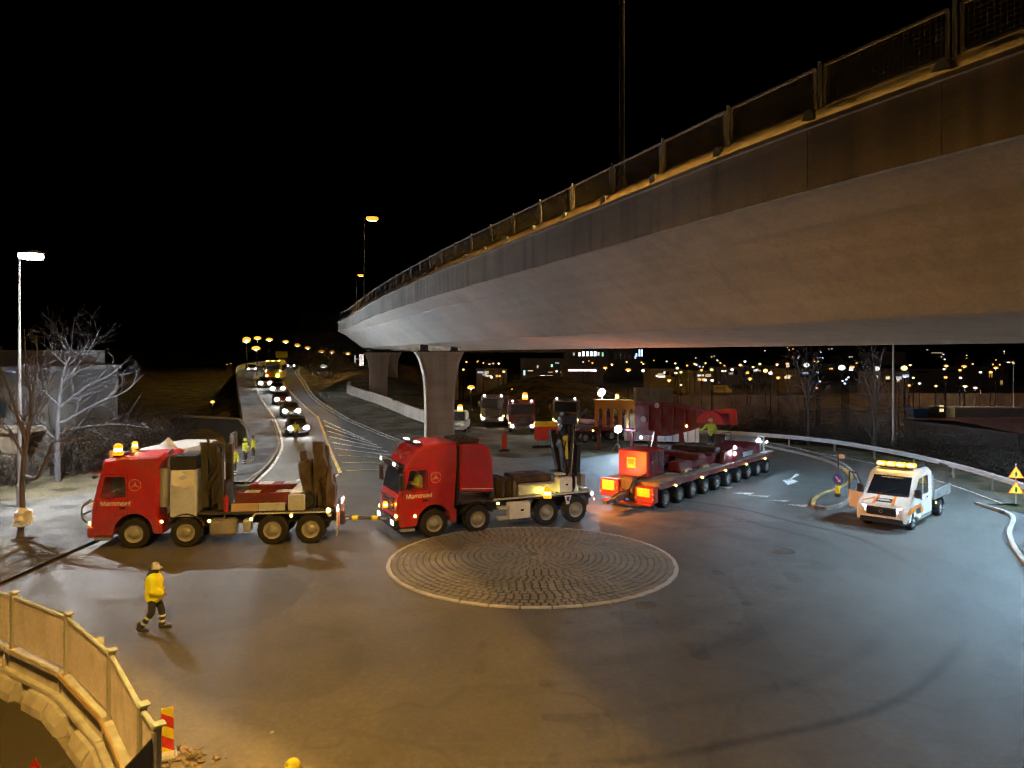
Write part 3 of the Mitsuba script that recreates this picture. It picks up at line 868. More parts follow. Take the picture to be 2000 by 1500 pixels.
def text_on_side(s, x0, z0, h, y, bold=True):
    """lettering reading towards the rear on the left side of a vehicle (front to the left of the reader)"""
    t = meshkit.text_mesh(s, h, 0.006, bold)
    v = np.array(t.vertices)
    return trimesh.Trimesh(np.stack([x0 - v[:, 0], y + v[:, 2], z0 + v[:, 1]], 1), t.faces, process=False)


def star_emblem(x, z, y, r):
    m = MB()
    an = np.linspace(0, 2 * math.pi, 29)
    ring = [(x + r * math.cos(a), y + .006, z + r * math.sin(a)) for a in an]
    m.tube(ring, r * .07, 6, caps=False)
    for a in (90, 210, 330):
        c, s = math.cos(math.radians(a)), math.sin(math.radians(a))
        pts = [(x + c * r * .93, z + s * r * .93), (x - s * r * .17, z + c * r * .17), (x + s * r * .17, z - c * r * .17)]
        m.prism(pts, y + .001, y + .009)
    return m


# ------------------------------------------------------------------ heavy tractors
def tractor(p, heading, label, kind):
    k = thing('heavy_truck', label, 'truck')
    M = frame(*p, 0.0, heading)
    P = lambda name, mesh, m, **kw: part(k, name, mesh, m, M, **kw)
    ax = (0, -1.88, -5.08, -6.52)
    for s in (1, -1):
        for x in ax:
            wheel(k, x, s * 1.03, .57, .38, s, M)
            # double tyres at the rear need no second rim
    # chassis
    c = MB()
    for s in (1, -1):
        c.box(-7.4, 1.0, s * .42 - .05, s * .42 + .05, .72, 1.06)
    for x in (-7.3, -6.0, -4.4, -3.2, -1.0, .6):
        c.box(x - .06, x + .06, -.37, .37, .75, 1.0)
    for x in ax:
        c.cyl((x, -1.0, .57), (x, 1.0, .57), .1, n=8)
    P('chassis', c, 'chassis')
    # cab with a real window opening
    H = 3.5 if kind == 1 else 3.78
    prof = [(1.47, .5), (1.53, .62), (1.55, 1.05), (1.52, 1.6), (1.46, 1.86), (1.22, 2.86), (1.16, 2.98)]
    prof += [(1.08, 3.10), (.74, H - .26), (.4, H - .08), (-.3, H), (-1.0, H), (-1.02, 3.1)] if kind == 2 else [(1.13, 3.3), (1.05, 3.4), (.3, H - .04), (-.95, H), (-1.15, 3.42), (-.9, 3.0)]
    prof += [(-.88, 1.1), (-.98, 1.05), (-1.0, .52), (-.80, .52)] + arc(0, .57, .76, 178, 3, 13) + [(.80, .5)]
    cab = MB().prism(prof, -1.25, 1.25, 'y', .09, .12)
    v, f = cab.arrays()
    tm = trimesh.Trimesh(v, f, process=True)
    cm = m3.Manifold(m3.Mesh(tm.vertices.astype(np.float32), tm.faces.astype(np.uint32)))
    win = [(1.18, 2.02), (1.02, 2.74), (.32, 2.74), (.28, 1.98), (.62, 1.98), (.86, 1.90)]
    holes = []
    for s in (1, -1):
        w = MB().prism(win, s * .30, s * 1.4) if s > 0 else MB().prism(win, -1.4, -.30)
        q = trimesh.Trimesh(*w.arrays(), process=True)
        q.fix_normals()
        holes.append(m3.Manifold(m3.Mesh(q.vertices.astype(np.float32), q.faces.astype(np.uint32))))
    ok = cm.status() == m3.Error.NoError and not cm.is_empty()
    if ok:
        for hh in holes:
            cm = cm - hh
        P('cab', MB().man(cm), 'red_paint')
    else:
        P('cab', cab, 'red_paint')
    for s in (1, -1):
        nm = P('side_window', MB().prism([(x * .995, z) for x, z in win], s * 1.237 - .002, s * 1.237 + .002), 'pane')
        li = MB().prism(win, s * .30 + .004 if s > 0 else -.34, s * .34 if s > 0 else -.304)
        P('seat_back', li, 'interior')
        fr = MB()
        ring = win + win[:1]
        for a, b in zip(ring[:-1], ring[1:]):
            fr.beam((a[0], s * 1.243, a[1]), (b[0], s * 1.243, b[1]), .012, .035, up=(0, 1, 0))
        P('window_frame', fr, 'black_paint')
        # door lines, handle, steps
        ln = MB()
        for (x0, z0), (x1, z1) in (((.22, 1.12), (.22, 2.84)), ((.22, 2.84), (1.18, 2.84)), ((.22, 1.3), (.70, 1.3)), ((1.3, 1.5), (1.34, 1.9))):
            ln.beam((x0, s * 1.25, z0), (x1, s * 1.25, z1), .014, .012, up=(0, 1, 0))
        P('door_seam', ln, 'black_paint')
        P('door_handle', MB().cbox(.3, .5, s * 1.25 - .02, s * 1.25 + .035, 1.52, 1.60, .012), 'black_paint')
    # windscreen, visor, grille, bumper
    P('windscreen', MB().hull([(1.485, y * 1.0, 1.88) for y in (-1.08, 1.08)] + [(1.245, y, 2.84) for y in (-1.05, 1.05)] + [(1.46, y * 1.0, 1.88) for y in (-1.08, 1.08)] + [(1.22, y, 2.84) for y in (-1.05, 1.05)]), 'dark_glass')
    P('sun_visor', MB().hull([(1.2, y, 2.98) for y in (-1.1, 1.1)] + [(1.5, y, 2.86) for y in (-1.1, 1.1)] + [(1.5, y, 2.82) for y in (-1.1, 1.1)] + [(1.22, y, 2.9) for y in (-1.1, 1.1)]), 'black_paint' if kind == 2 else 'red_paint')
    g = MB()
    for z in (1.08, 1.2, 1.32, 1.44, 1.56):
        g.cbox(1.53, 1.585, -.78, .78, z, z + .07, .012)
    P('grille', g, 'black_paint')
    P('bumper', MB().cbox(1.35, 1.68, -1.22, 1.22, .46, .88, .05), 'red_paint' if kind == 1 else 'black_paint')
    P('step', MB().box(.82, 1.4, 1.0, 1.24, .36, .46), 'tarnished_alu')
    P('step', MB().box(.82, 1.4, -1.24, -1.0, .36, .46), 'tarnished_alu')
    P('wiper', MB().beam((1.50, -.5, 1.9), (1.38, .1, 2.3), .02, .02).beam((1.50, .3, 1.9), (1.38, .85, 2.3), .02, .02), 'black_paint')
    for s in (1, -1):
        mr = MB().beam((1.25, s * 1.25, 2.7), (1.45, s * 1.45, 2.72), .03, .03).cbox(1.36, 1.52, s * 1.47 - .1, s * 1.47 + .1, 2.05, 2.68, .03)
        if kind == 1 and s > 0:
            mr = MB().beam((1.25, 1.2, 2.75), (1.42, 1.30, 2.78), .03, .03).cbox(1.30, 1.44, 1.22, 1.36, 2.70, 2.82, .02)
        P('mirror', mr, 'black_paint')
        hl = kind == 2
        part(k, 'headlight', MB().cbox(1.64, 1.70, s * .98 - .18, s * .98 + .18, .64, .82, .02), 'lens_off', M, emit=WHITE * (160 if hl else .05) * np.array([1, .93, .86]), weight=.6 if hl else .01)
        light(k, 'indicator', (1.58, s * 1.17, 1.0), .075, AMBER, 50, M, (.8, s * .6, 0), weight=.03)
    # painted marks
    P('lettering', text_on_side('Mammoet', 1.20, 1.66, .17, 1.246), 'lettering')
    P('emblem', star_emblem(-.05, 2.42, 1.249, .215), 'emblem')
    # rear mudguards, deck, side boxes
    for s in (1, -1):
        P('mudguard', MB().prism(arc(-1.88, .57, .72, 20, 160, 10) + arc(-1.88, .57, .68, 160, 20, 10), s * .84, s * 1.24) if s > 0 else MB().prism(arc(-1.88, .57, .72, 20, 160, 10) + arc(-1.88, .57, .68, 160, 20, 10), -1.24, -.84), 'black_paint')
        m = MB()
        a = [(-4.25, 1.0), (-4.40, 1.24), (-7.15, 1.24), (-7.3, 1.05), (-7.22, 1.03), (-7.1, 1.20), (-4.45, 1.20), (-4.32, .98)]
        P('mudguard', m.prism(a, s * .84, s * 1.25) if s > 0 else m.prism(a, -1.25, -.84), 'pale_box' if kind == 1 else 'black_paint')
    P('deck', MB().box(-7.35, -1.2, -1.15, 1.15, 1.22, 1.29), 'chassis')
    # marker lamps along the side
    for x, z in ((-1.02, 1.02), (-2.75, 1.0), (-4.3, 1.02), (-5.8, 1.12)) if kind == 1 else ((.82, .95), (-2.78, 1.15)):
        for s in (1, -1):
            light(k, 'marker_lamp', (x, s * 1.26, z), .06, AMBER * [1, .8, 1], 110, M, (.3, s, 0), weight=.03)
    return k, M, P


t1, M1, P = tractor((-14.44, 29.86), (-.993, -.118), 'red heavy truck with a folded dark crane, leading the convoy on the left', 1)
# --- things on the first truck
P('tank', MB().cyl((-1.04, 1.0, 1.55), (-1.04, 1.0, 3.0), .19, n=16), 'tarnished_alu')
P('exhaust', MB().cyl((-1.10, .7, 1.2), (-1.10, .7, 3.5), .08, n=10).cyl((-1.1, .7, 3.5), (-1.25, .7, 3.62), .08, n=10), 'chrome')
bx = numbered(t1 + '__tool_locker')
part(bx, 'cabinet', MB().cbox(-2.26, -1.30, .35, 1.22, 1.16, 2.95, .03), 'cabinet_white', M1)
part(bx, 'upper_panel', MB().cbox(-2.26, -1.30, .38, 1.20, 2.96, 3.48, .02), 'black_paint', M1)
tf = MB()
gxs, gzs = np.linspace(-2.2, -1.36, 9), np.linspace(2.4, 2.95, 7)
vv = np.array([[x, 1.235 + .02 * math.sin(9 * x + 3 * z) + .012 * math.sin(23 * z), z - (.18 * (1 - abs((x + 1.78) / .42)) if z < 2.5 else 0)] for z in gzs for x in gxs])
ii, jj = np.meshgrid(np.arange(6), np.arange(8), indexing='ij')
qq = np.stack([ii * 9 + jj, ii * 9 + jj + 1, (ii + 1) * 9 + jj + 1, (ii + 1) * 9 + jj], -1).reshape(-1, 4)
part(bx, 'tarpaulin', trimesh.Trimesh(np.vstack([vv, vv - [0, .006, 0]]), np.vstack([qq[:, [0, 1, 2]], qq[:, [0, 2, 3]], qq[:, [0, 2, 1]] + 63, qq[:, [0, 3, 2]] + 63]), process=False), 'sign_white', M1, smooth=True)
P('rear_wall', MB().cbox(-2.30, -1.28, -1.22, .33, 1.3, 3.4, .04), 'chassis')
cr1 = MB()
rng = np.random.default_rng(5)
cr1.cbox(-3.2, -2.36, -.55, .55, 1.3, 2.3, .06)
for x0, y0, x1, y1, z0, z1, w in ((-2.55, .95, -2.5, .9, 1.5, 3.85, .26), (-2.9, .75, -2.8, .7, 1.6, 3.9, .30), (-3.12, .95, -3.05, .9, 1.4, 3.55, .2), (-2.7, -.3, -2.7, -.3, 1.5, 3.8, .34), (-2.45, .4, -2.4, .35, 2.0, 3.9, .2), (-3.0, -.8, -3.0, -.8, 1.5, 3.7, .26), (-2.6, -.95, -2.6, -.95, 1.5, 3.6, .22)):
    cr1.beam((x0, y0, z0), (x1, y1, z1), w, w, up=(0, 1, 0))
for q in range(9):
    z = 1.6 + q * .25
    cr1.cyl((-2.4 - rng.random() * .6, .9 + .15 * rng.random(), z), (-2.5 - rng.random() * .6, .95 + .1 * rng.random(), z + .5), .05, n=7)
cr1.beam((-2.35, 1.0, 3.9), (-3.1, .6, 3.82), .22, .14).beam((-2.4, -.9, 3.75), (-3.0, .9, 3.93), .2, .12)
P('folded_crane', cr1, 'olive_paint')
P('hydraulic_hose', MB().tube(cr([(-2.6, 1.1, 3.7), (-2.8, 1.15, 3.0), (-2.6, 1.12, 2.3), (-2.9, 1.1, 1.7)], .1), .025, 6).tube(cr([(-3.0, 1.05, 3.4), (-3.15, 1.1, 2.6), (-2.95, 1.1, 1.9)], .1), .022, 6), 'rubber')
P('fire_extinguisher', MB().cyl((-3.32, 1.05, 1.32), (-3.32, 1.05, 1.85), .1, n=12).cyl((-3.32, 1.05, 1.85), (-3.32, 1.05, 1.95), .04, n=8), 'red_paint')
P('fuel_tank', MB().cbox(-3.72, -2.72, .72, 1.22, .40, 1.02, .08), 'tarnished_alu')
P('side_box', MB().cbox(-4.25, -3.98, .75, 1.22, .52, .98, .03), 'pale_box')
P('air_tank', MB().cyl((-3.9, -1.1, .8), (-2.7, -1.1, .8), .2, n=14), 'chassis')
for x in (-3.45, -3.55, -3.65):
    P('valve', MB().cyl((x + .15, 1.15, 1.05), (x + .15, 1.15, 1.2), .04, n=6), 'black_paint') if x > -3.5 else None
P('deck_plank', MB().box(-4.55, -3.55, 1.14, 1.19, 1.32, 1.62), 'wood')
P('deck_plank', MB().box(-5.55, -4.57, 1.14, 1.19, 1.32, 1.62), 'pale_box')
for q, (x0, x1, y0, y1, z0, z1) in enumerate(((-5.9, -3.6, .1, .85, 1.32, 1.95), (-6.0, -3.9, -1.0, -.2, 1.32, 2.1))):
    b = numbered(t1 + '__ballast_block')
    part(b, 'block', MB().cbox(x0, x1, y0, y1, z0, z1, .04), 'dark_red', M1)
    for x in np.linspace(x0 + .5, x1 - .6, 2):
        part(b, 'pale_plate', MB().box(x - .28, x + .28, y0 + .12, y1 - .1, z1, z1 + .012).box(x - .1, x + .1, (y0 + y1) / 2 - .1, (y0 + y1) / 2 + .1, z1 + .012, z1 + .05), 'pale_box', M1)
P('rear_locker', MB().cbox(-6.30, -5.66, .6, 1.2, 1.30, 1.92, .03), 'pale_box')
P('deck_cover', MB().hull([(-5.7, .2, 1.98), (-5.7, .95, 1.95), (-6.4, .95, 2.0), (-6.6, -.6, 2.2), (-5.9, -.8, 2.2), (-5.7, .2, 1.9), (-6.4, .95, 1.93), (-6.6, -.6, 2.1)]), 'sign_white')
g2 = MB()
rng = np.random.default_rng(15)
for x0, x1, y, z0, z1, w0, w1 in ((-6.45, -6.10, .55, 1.3, 3.45, .34, .10), (-6.55, -6.38, .15, 1.4, 3.1, .3, .16), (-6.82, -6.70, .45, 1.3, 3.80, .44, .30), (-7.05, -6.98, .05, 1.3, 3.6, .30, .14), (-7.22, -7.16, .65, 1.3, 2.9, .26, .08), (-7.35, -7.30, .25, 1.3, 2.5, .2, .1)):
    n_ = 7
    for q in range(n_):
        ta, tb = q / n_, (q + 1) / n_ + .03
        xa, xb, za, zb = x0 + (x1 - x0) * ta, x0 + (x1 - x0) * tb, z0 + (z1 - z0) * ta, z0 + (z1 - z0) * tb
        wa = (w0 + (w1 - w0) * ta) * rng.uniform(1.0, 1.7)
        wb = (w0 + (w1 - w0) * tb) * rng.uniform(.8, 1.5)
        g2.hull([(xc + i * w / 2, y + j * .14, z) for xc, w, z in ((xa, wa, za), (xb, wb, zb)) for i in (-1, 1) for j in (-1, 1)])
for q in range(14):
    x, z = -6.2 - rng.random() * 1.0, 2.9 - rng.random() * 1.2
    y = .78 + .1 * rng.random()
    g2.tube([(x + .05 * math.sin(3 * t + q), y, z - .16 * t) for t in range(5)], .028, 4)
g2.beam((-6.1, .5, 2.2), (-7.3, .4, 2.35), .12, .16).beam((-6.2, .5, 1.7), (-7.4, .5, 1.8), .14, .2)
g2.prism([(-6.35, 1.3), (-6.02, 2.6), (-5.97, 3.05), (-6.12, 3.2), (-6.22, 3.55), (-6.33, 3.1), (-6.44, 3.15), (-6.52, 2.3), (-6.62, 1.3)], .35, .85, 'y', .06, .08)
g2.prism([(-6.5, 1.3), (-6.5, 2.5), (-6.6, 3.25), (-6.54, 3.6), (-6.64, 3.8), (-6.92, 3.84), (-6.98, 3.3), (-7.1, 2.8), (-7.05, 1.3)], .1, .62, 'y', .05, .08)
g2.prism([(-7.0, 1.3), (-7.08, 2.5), (-7.16, 2.95), (-7.27, 2.85), (-7.32, 2.3), (-7.48, 2.1), (-7.42, 1.3)], .3, .95, 'y', .05, .08)
P('coupling_tower', g2, 'rusty')
P('hose_reel', MB().lathe([(.32, -.12), (.36, -.12), (.36, .12), (.32, .12)], (-6.35, .95, 1.66), (0, 1, 0), 18).lathe([(.28, -.1), (.28, .1), (.05, .1), (.05, -.1)], (-6.35, .95, 1.66), (0, 1, 0), 16), 'black_paint')
rb = numbered(t1 + '__rear_marker_board')
for s in (1, -1):
    part(rb, 'board', MB().box(-7.56, -7.50, s * .85 - .38, s * .85 + .38, .60, 1.22), 'sign_white', M1)
    stp = MB()
    for q in range(3):
        y0 = s * .85 - .36 + q * .25
        stp.hull([(x, y, z) for x in (-7.566, -7.49) for y, z in ((y0, .62), (y0 + .12, .62), (y0 + .22, 1.2), (y0 + .1, 1.2))])
    part(rb, 'red_stripe', stp, 'sign_red', M1)
    light(t1, 'tail_lamp', (-7.52, s * 1.12, 1.32), .085, RED, 70, M1, (-1, s * .2, 0), weight=.1)
    light(t1, 'reversing_lamp', (-7.5, s * .72, 1.34), .07, [1, .8, .75], 160, M1, (-1, 0, 0), weight=.15)
light(t1, 'work_lamp', (-7.2, 1.24, 1.30), .09, AMBER * [1, 1.1, 1], 70, M1, (-.4, 1, .2), weight=.1)
P('rear_step', MB().beam((-7.55, 1.1, .62), (-7.5, 1.1, .22), .05, .05), 'galvanised')
P('rear_hitch', MB().cbox(-7.75, -7.4, -.3, .3, .5, .95, .05), 'rusty')
bb = MB()
for y in (-.9, .9):
    bb.tube(cr([(1.6, y, .9), (1.85, y, 1.0), (2.0, y, 1.25), (1.95, y, 1.6), (1.65, y, 1.85)], .1), .035, 8)
bb.cyl((2.0, -.9, 1.25), (2.0, .9, 1.25), .035, n=8).cyl((1.92, -.9, 1.62), (1.92, .9, 1.62), .035, n=8)
P('bull_bar', bb, 'chrome')
be = numbered(t1 + '__beacon_bar')
part(be, 'bar', MB().cbox(.62, .84, -1.0, 1.0, 3.46, 3.53, .02), 'black_paint', M1)
beacon(be, (.7, .85, 3.72), .17, AMBER, 500, M1, weight=2.0)
beacon(be, (.7, -.85, 3.68), .12, AMBER, 160, M1)
P('roof_lamp', MB().cbox(.2, .4, .5, .7, 3.47, 3.58, .03), 'chrome')
P('air_horn', MB().lathe([(.09, 0), (.04, .1), (.03, .6)], (.55, .1, 3.56), (-1, 0, 0), 10), 'chrome')
for y in (1.0, .0, -.9):
    light(t1, 'roof_marker_lamp', (1.06, y, 3.12), .035, [1, .8, .6], 6, M1, (1, 0, .3), weight=.02)
P('warning_board', MB().box(1.62, 1.66, -1.75, -.75, 2.62, 3.48).beam((1.2, -1.1, 3.1), (1.62, -1.2, 3.1), .05, .05), 'wood', label='bare board fixed ahead of the cab roof')

t2, M2, P = tractor((-3.63, 31.49), (-.905, -.425), 'red heavy truck with a tall red box behind its cab, pulling the multi-axle trailer', 2)
P('tower_box', MB().prism([(-1.12, 1.74), (-1.12, 3.68), (-2.1, 3.66), (-2.40, 3.5), (-2.58, 2.9), (-2.6, 1.62)], -1.22, 1.22, 'y', .05, .06), 'red_paint')
P('box_stripe', MB().hull([(x, y, z) for y in (1.222, 1.226) for x, z in ((-1.14, 1.86), (-2.58, 1.76), (-1.14, 1.90), (-2.58, 1.80))]), 'lettering')
P('bellows', MB().cbox(-1.12, -1.0, -1.1, 1.1, 1.2, 3.6, .02), 'black_paint')
P('exhaust', MB().cyl((-1.09, .9, 3.3), (-1.09, .9, 3.95), .1, n=10).cyl((-1.5, .7, 3.8), (-1.5, .7, 3.98), .16, n=10), 'chassis')
P('cooler', MB().cbox(-2.1, -1.15, -.8, .9, 3.69, 3.86, .03), 'chassis')
P('winch_drum', MB().cyl((-3.0, -.8, 1.7), (-3.0, .8, 1.7), .42, n=16).cyl((-3.55, -.8, 1.65), (-3.55, .8, 1.65), .36, n=16), 'rusty')
P('winch_frame', MB().box(-3.2, -3.1, .8, 1.0, 1.29, 2.1).box(-3.75, -3.6, .8, 1.0, 1.29, 2.0).box(-2.75, -2.66, .7, .95, 1.29, 2.1), 'chassis')
P('ballast_block', MB().cbox(-5.75, -3.85, -.9, .95, 1.30, 1.78, .05), 'pale_box')
P('ballast_block', MB().cbox(-5.6, -3.9, -.7, .7, 1.79, 2.1, .05), 'rusty')
P('deck_rail', MB().box(-7.35, -2.6, 1.16, 1.24, 1.27, 1.34), 'pale_box')
P('side_cabinet', MB().cbox(-6.35, -5.68, .8, 1.25, 1.36, 2.0, .03), 'white_paint')
P('cabinet_top', MB().cbox(-6.05, -5.65, .8, 1.2, 2.10, 2.18, .02), 'white_paint')
P('side_panel', MB().cbox(-4.30, -3.30, .92, 1.25, .42, 1.12, .03), 'white_paint')
P('side_bracket', MB().cbox(-3.28, -2.82, .95, 1.24, .42, .55, .02), 'pale_box')
P('side_bracket', MB().cbox(-3.28, -2.82, .95, 1.24, .86, .98, .02), 'pale_box')
P('panel_lock', MB().box(-3.98, -3.84, 1.25, 1.262, .74, .82).box(-6.12, -6.0, 1.25, 1.262, 1.66, 1.74), 'black_paint')
P('plaque', MB().prism([(-5.92, 1.22), (-6.28, 1.22), (-6.16, .84), (-6.04, .84)], 1.255, 1.27), 'white_paint')
P('plaque_mark', MB().prism([(-6.02, 1.16), (-6.18, 1.16), (-6.16, .98), (-6.04, .98)], 1.27, 1.276), 'sign_blue')
ck = MB()
ck.cbox(-6.95, -6.1, -.5, .5, 1.3, 2.1, .06)
for x0, y0, z0, x1, y1, z1, w in ((-6.5, .45, 2.0, -6.3, .45, 3.6, .34), (-6.85, .3, 2.0, -6.7, .3, 4.4, .36), (-6.3, .2, 3.2, -6.55, .2, 4.75, .30), (-6.9, -.2, 2.0, -6.8, -.1, 4.5, .3), (-6.6, -.4, 2.1, -6.2, -.4, 3.9, .28), (-7.0, .5, 1.9, -7.05, .5, 3.3, .18)):
    ck.beam((x0, y0, z0), (x1, y1, z1), w, w, up=(0, 1, 0))
ck.cbox(-7.0, -6.2, .1, .55, 4.2, 4.62, .05)
P('folded_crane', ck, 'black_paint')
P('crane_stripe', MB().hull([(x, y, z) for y in (.632, .640) for x, z in ((-6.18, 3.75), (-6.42, 3.75), (-6.48, 2.7), (-6.34, 2.7))]), 'yellow_paint')
P('crane_control', MB().cbox(-7.2, -6.98, .5, .9, 1.5, 2.05, .03).cbox(-7.3, -6.9, .75, 1.1, 1.32, 1.42, .02), 'tarnished_alu')
P('crane_cylinder', MB().cyl((-6.5, .7, 1.9), (-6.7, .6, 3.4), .08, n=10).cyl((-6.7, .6, 3.4), (-6.75, .55, 4.2), .05, n=10), 'chrome')
P('hydraulic_hose', MB().tube(cr([(-6.3, .68, 3.5), (-6.2, .72, 2.8), (-6.4, .7, 2.2), (-6.7, .72, 1.9)], .1), .03, 6), 'rubber')
beacon(t2, (-5.05, 1.36, 1.42), .17, AMBER, 400, M2, weight=1.5)
beacon(t2, (1.80, .45, 1.35), .10, AMBER * [1, 1.3, 1], 160, M2, weight=.4)
for s in (1, -1):
    light(t2, 'spot_lamp', (1.58, s * .95, 3.02), .085, WHITE, 180 if s > 0 else 90, M2, (1, s * .3, -.2), weight=.3)
    light(t2, 'tail_lamp', (-7.42, s * 1.05, 1.18), .11, [1, .66, .58], 200, M2, (-.8, s * .8, .1), weight=1.5)
    light(t2, 'rear_marker_lamp', (-7.45, s * 1.2, .95), .06, RED, 60, M2, (-1, s * .5, 0), weight=.1)
light(t2, 'rear_work_lamp', (-7.3, 0, 1.9), .16, AMBER * [1, .75, .7], 2600, M2, (-1, .1, -.15), weight=5)  # unseen amber lamp added to throw orange light on the trailer front
P('light_bar', MB().cbox(.42, .72, -.95, .95, 3.74, 3.80, .02), 'black_paint')
for y in (-.7, .7):
    part(t2, 'led_strip', MB().box(.50, .64, y - .22, y + .22, 3.805, 3.84), 'lens_off', M2, emit=[7, 6.5, 9], weight=.05)
P('horn', MB().lathe([(.1, 0), (.05, .08), (.035, .5)], (1.1, .5, 3.3), (-1, 0, .3), 10).lathe([(.1, 0), (.05, .08), (.035, .5)], (1.1, -.5, 3.3), (-1, 0, .3), 10), 'chrome')
P('lamp_rack', MB().tube(cr([(1.45, -1.1, 2.95), (1.62, -1.0, 3.15), (1.62, 1.0, 3.15), (1.45, 1.1, 2.95)], .2), .025, 6).tube([(1.3, .9, 3.2), (1.35, .9, 3.5)], .012, 5).tube([(1.2, -.3, 3.3), (1.25, -.3, 3.65)], .012, 5), 'chrome')
P('rear_hitch', MB().cbox(-7.75, -7.4, -.3, .3, .5, .95, .05), 'rusty')
dp = M2 @ np.array([.45, .62, 0, 1])
person(dp[:2], (-.905, -.425), 'truck driver in a yellow jacket behind the side window of the second truck', 'sit', jacket='hi_vis', helmet=None, z=.98, legs=False, stripes=False,
       arms={'l': [(.01, .21, 1.42), (.16, .30, 1.14), (.40, .22, 1.22)]})
dp = M1 @ np.array([.42, .62, 0, 1])
person(dp[:2], (-.993, -.118), 'truck driver in dark clothes behind the side window of the leading truck', 'sit', jacket='dark_cloth', helmet=None, z=.95, legs=False, stripes=False)

# tow bar between the trucks
a, b = (M1 @ np.array([-7.75, 0, .72, 1]))[:3], (M2 @ np.array([1.72, 0, .72, 1]))[:3]
k = thing('tow_bar', 'long thin tow bar linking the two red trucks', 'tow bar')
part(k, 'bar', MB().tube([a, b], .07, 10), 'chassis')
for e, d in ((a, b - a), (b, a - b)):
    d = d / np.linalg.norm(d)
    part(k, 'eye', MB().tube([e + .14 * np.array([math.cos(t), math.sin(t), 0]) for t in np.linspace(0, 6.3, 14)], .035, 6), 'galvanised')
    part(k, 'collar', MB().cyl(e + d * .25, e + d * .5, .1, n=10), 'yellow_paint')

# ------------------------------------------------------------------ multi-axle trailers
def trailer(p, heading, label, n_ax, full):
    k = thing('modular_trailer', label, 'trailer')
    M = frame(*p, 0.0, heading)
    P = lambda name, mesh, m, **kw: part(k, name, mesh, m, M, **kw)
    rear = -1.5 * (n_ax - 1)
    for a in range(n_ax):
        for s in (1, -1):
            wheel(k, -1.5 * a, s * 1.18, .43, .46, s, M, n=20)
            b = MB().beam((-1.5 * a - .3, s * .75, 1.0), (-1.5 * a, s * .78, .45), .16, .2).cyl((-1.5 * a, s * .55, .43), (-1.5 * a, s * 1.0, .43), .09, n=8)
            P('axle_arm', b, 'chassis')
    P('spine', MB().cbox(rear - .8, .8, -.5, .5, .6, 1.05, .05), 'dark_red')
    P('deck', MB().cbox(rear - .9, .9, -1.5, 1.5, 1.05, 1.30, .03), 'trailer_deck')
    for s in (1, -1):
        P('side_rail', MB().box(rear - .9, .9, s * 1.5, s * 1.53, 1.0, 1.24) if s > 0 else MB().box(rear - .9, .9, -1.53, -1.5, 1.0, 1.24), 'dark_red')
        for x in np.arange(-.75, rear - .3, -3.0):
            light(k, 'marker_lamp', (x, s * 1.55, 1.0), .065, AMBER * [1, 1.2, 1], 100, M, (.2, s, 0), weight=.02)
    for x in np.arange(.4, rear - .6, -.75):
        P('deck_plate', MB().box(x - .70, x - .02, -1.42, 1.42, 1.302, 1.325), 'trailer_deck')
    return k, M, P


tr, M3, P = trailer((6.27, 37.1), (-.622, -.783), 'long dark red trailer with ten axle rows behind the second truck', 10, True)
pp = numbered(tr + '__power_pack')
part(pp, 'housing', MB().cbox(-1.6, .2, -1.1, .5, 1.36, 2.66, .05), 'red_paint', M3)
part(pp, 'placard', MB().box(.204, .215, -.62, -.14, 1.78, 2.30), 'yellow_paint', M3)
part(pp, 'placard_mark', MB().box(.2155, .219, -.54, -.22, 1.98, 2.22), 'amber_plastic', M3)
part(pp, 'door', MB().cbox(-1.5, -.9, .503, .53, 1.45, 2.58, .01), 'dark_red', M3)
part(pp, 'door', MB().cbox(-.82, -.1, .503, .53, 1.45, 2.58, .01), 'dark_red', M3)
lv = MB()
for z in np.linspace(1.6, 2.4, 7):
    lv.box(-1.42, -1.0, .53, .545, z, z + .05)
part(pp, 'louvre', lv, 'black_paint', M3, kind='stuff')
part(pp, 'handle', MB().box(-.3, -.2, .53, .56, 2.0, 2.14), 'chrome', M3)
part(pp, 'exhaust', MB().cyl((-1.3, -.2, 2.66), (-1.3, -.2, 3.0), .07, n=10), 'chassis', M3)
part(pp, 'hose', MB().tube(cr([(-.1, .3, 1.5), (.35, .4, 1.5), (.6, .2, 1.3), (.85, .3, 1.1)], .08), .04, 6), 'rubber', M3)
for s, z0, z1 in ((1, .50, 1.08), (-1, .62, 1.28)):
    b = numbered(tr + '__coupling_box')
    part(b, 'box', MB().cbox(.9, 1.35, s * .95 - .52, s * .95 + .52, z0 - .12, z1 + .06, .05), 'red_paint', M3)
    part(b, 'plate', MB().box(1.352, 1.366, s * .95 - .38, s * .95 + .30, z0 + .18, z1), 'yellow_paint', M3)
    for y, z in ((.46, .1), (.46, .34), (-.46, .1)):
        part(b, 'reflector', MB().cyl((1.352, s * .95 + y, z0 + z), (1.372, s * .95 + y, z0 + z), .055, n=10), 'orange_paint', M3)
P('bumper_bar', MB().cbox(1.25, 1.5, -1.25, 1.4, .28, .40, .03), 'red_paint')
P('drawbar', MB().beam((.9, 0, .8), (2.6, .05, .62), .3, .28).beam((2.5, .05, .62), (3.4, .1, .62), .16, .16), 'chassis')
P('coupling_post', MB().cbox(.95, 1.3, -.35, .35, .5, 1.5, .05), 'rusty')
P('steering_ram', MB().cyl((.9, -.6, 1.15), (1.6, -.1, .8), .07, n=8), 'chrome')
P('hose', MB().tube(cr([(1.2, .3, 1.4), (1.7, .35, 1.0), (2.3, .2, .95), (2.8, .12, .8)], .1), .035, 6), 'rubber')
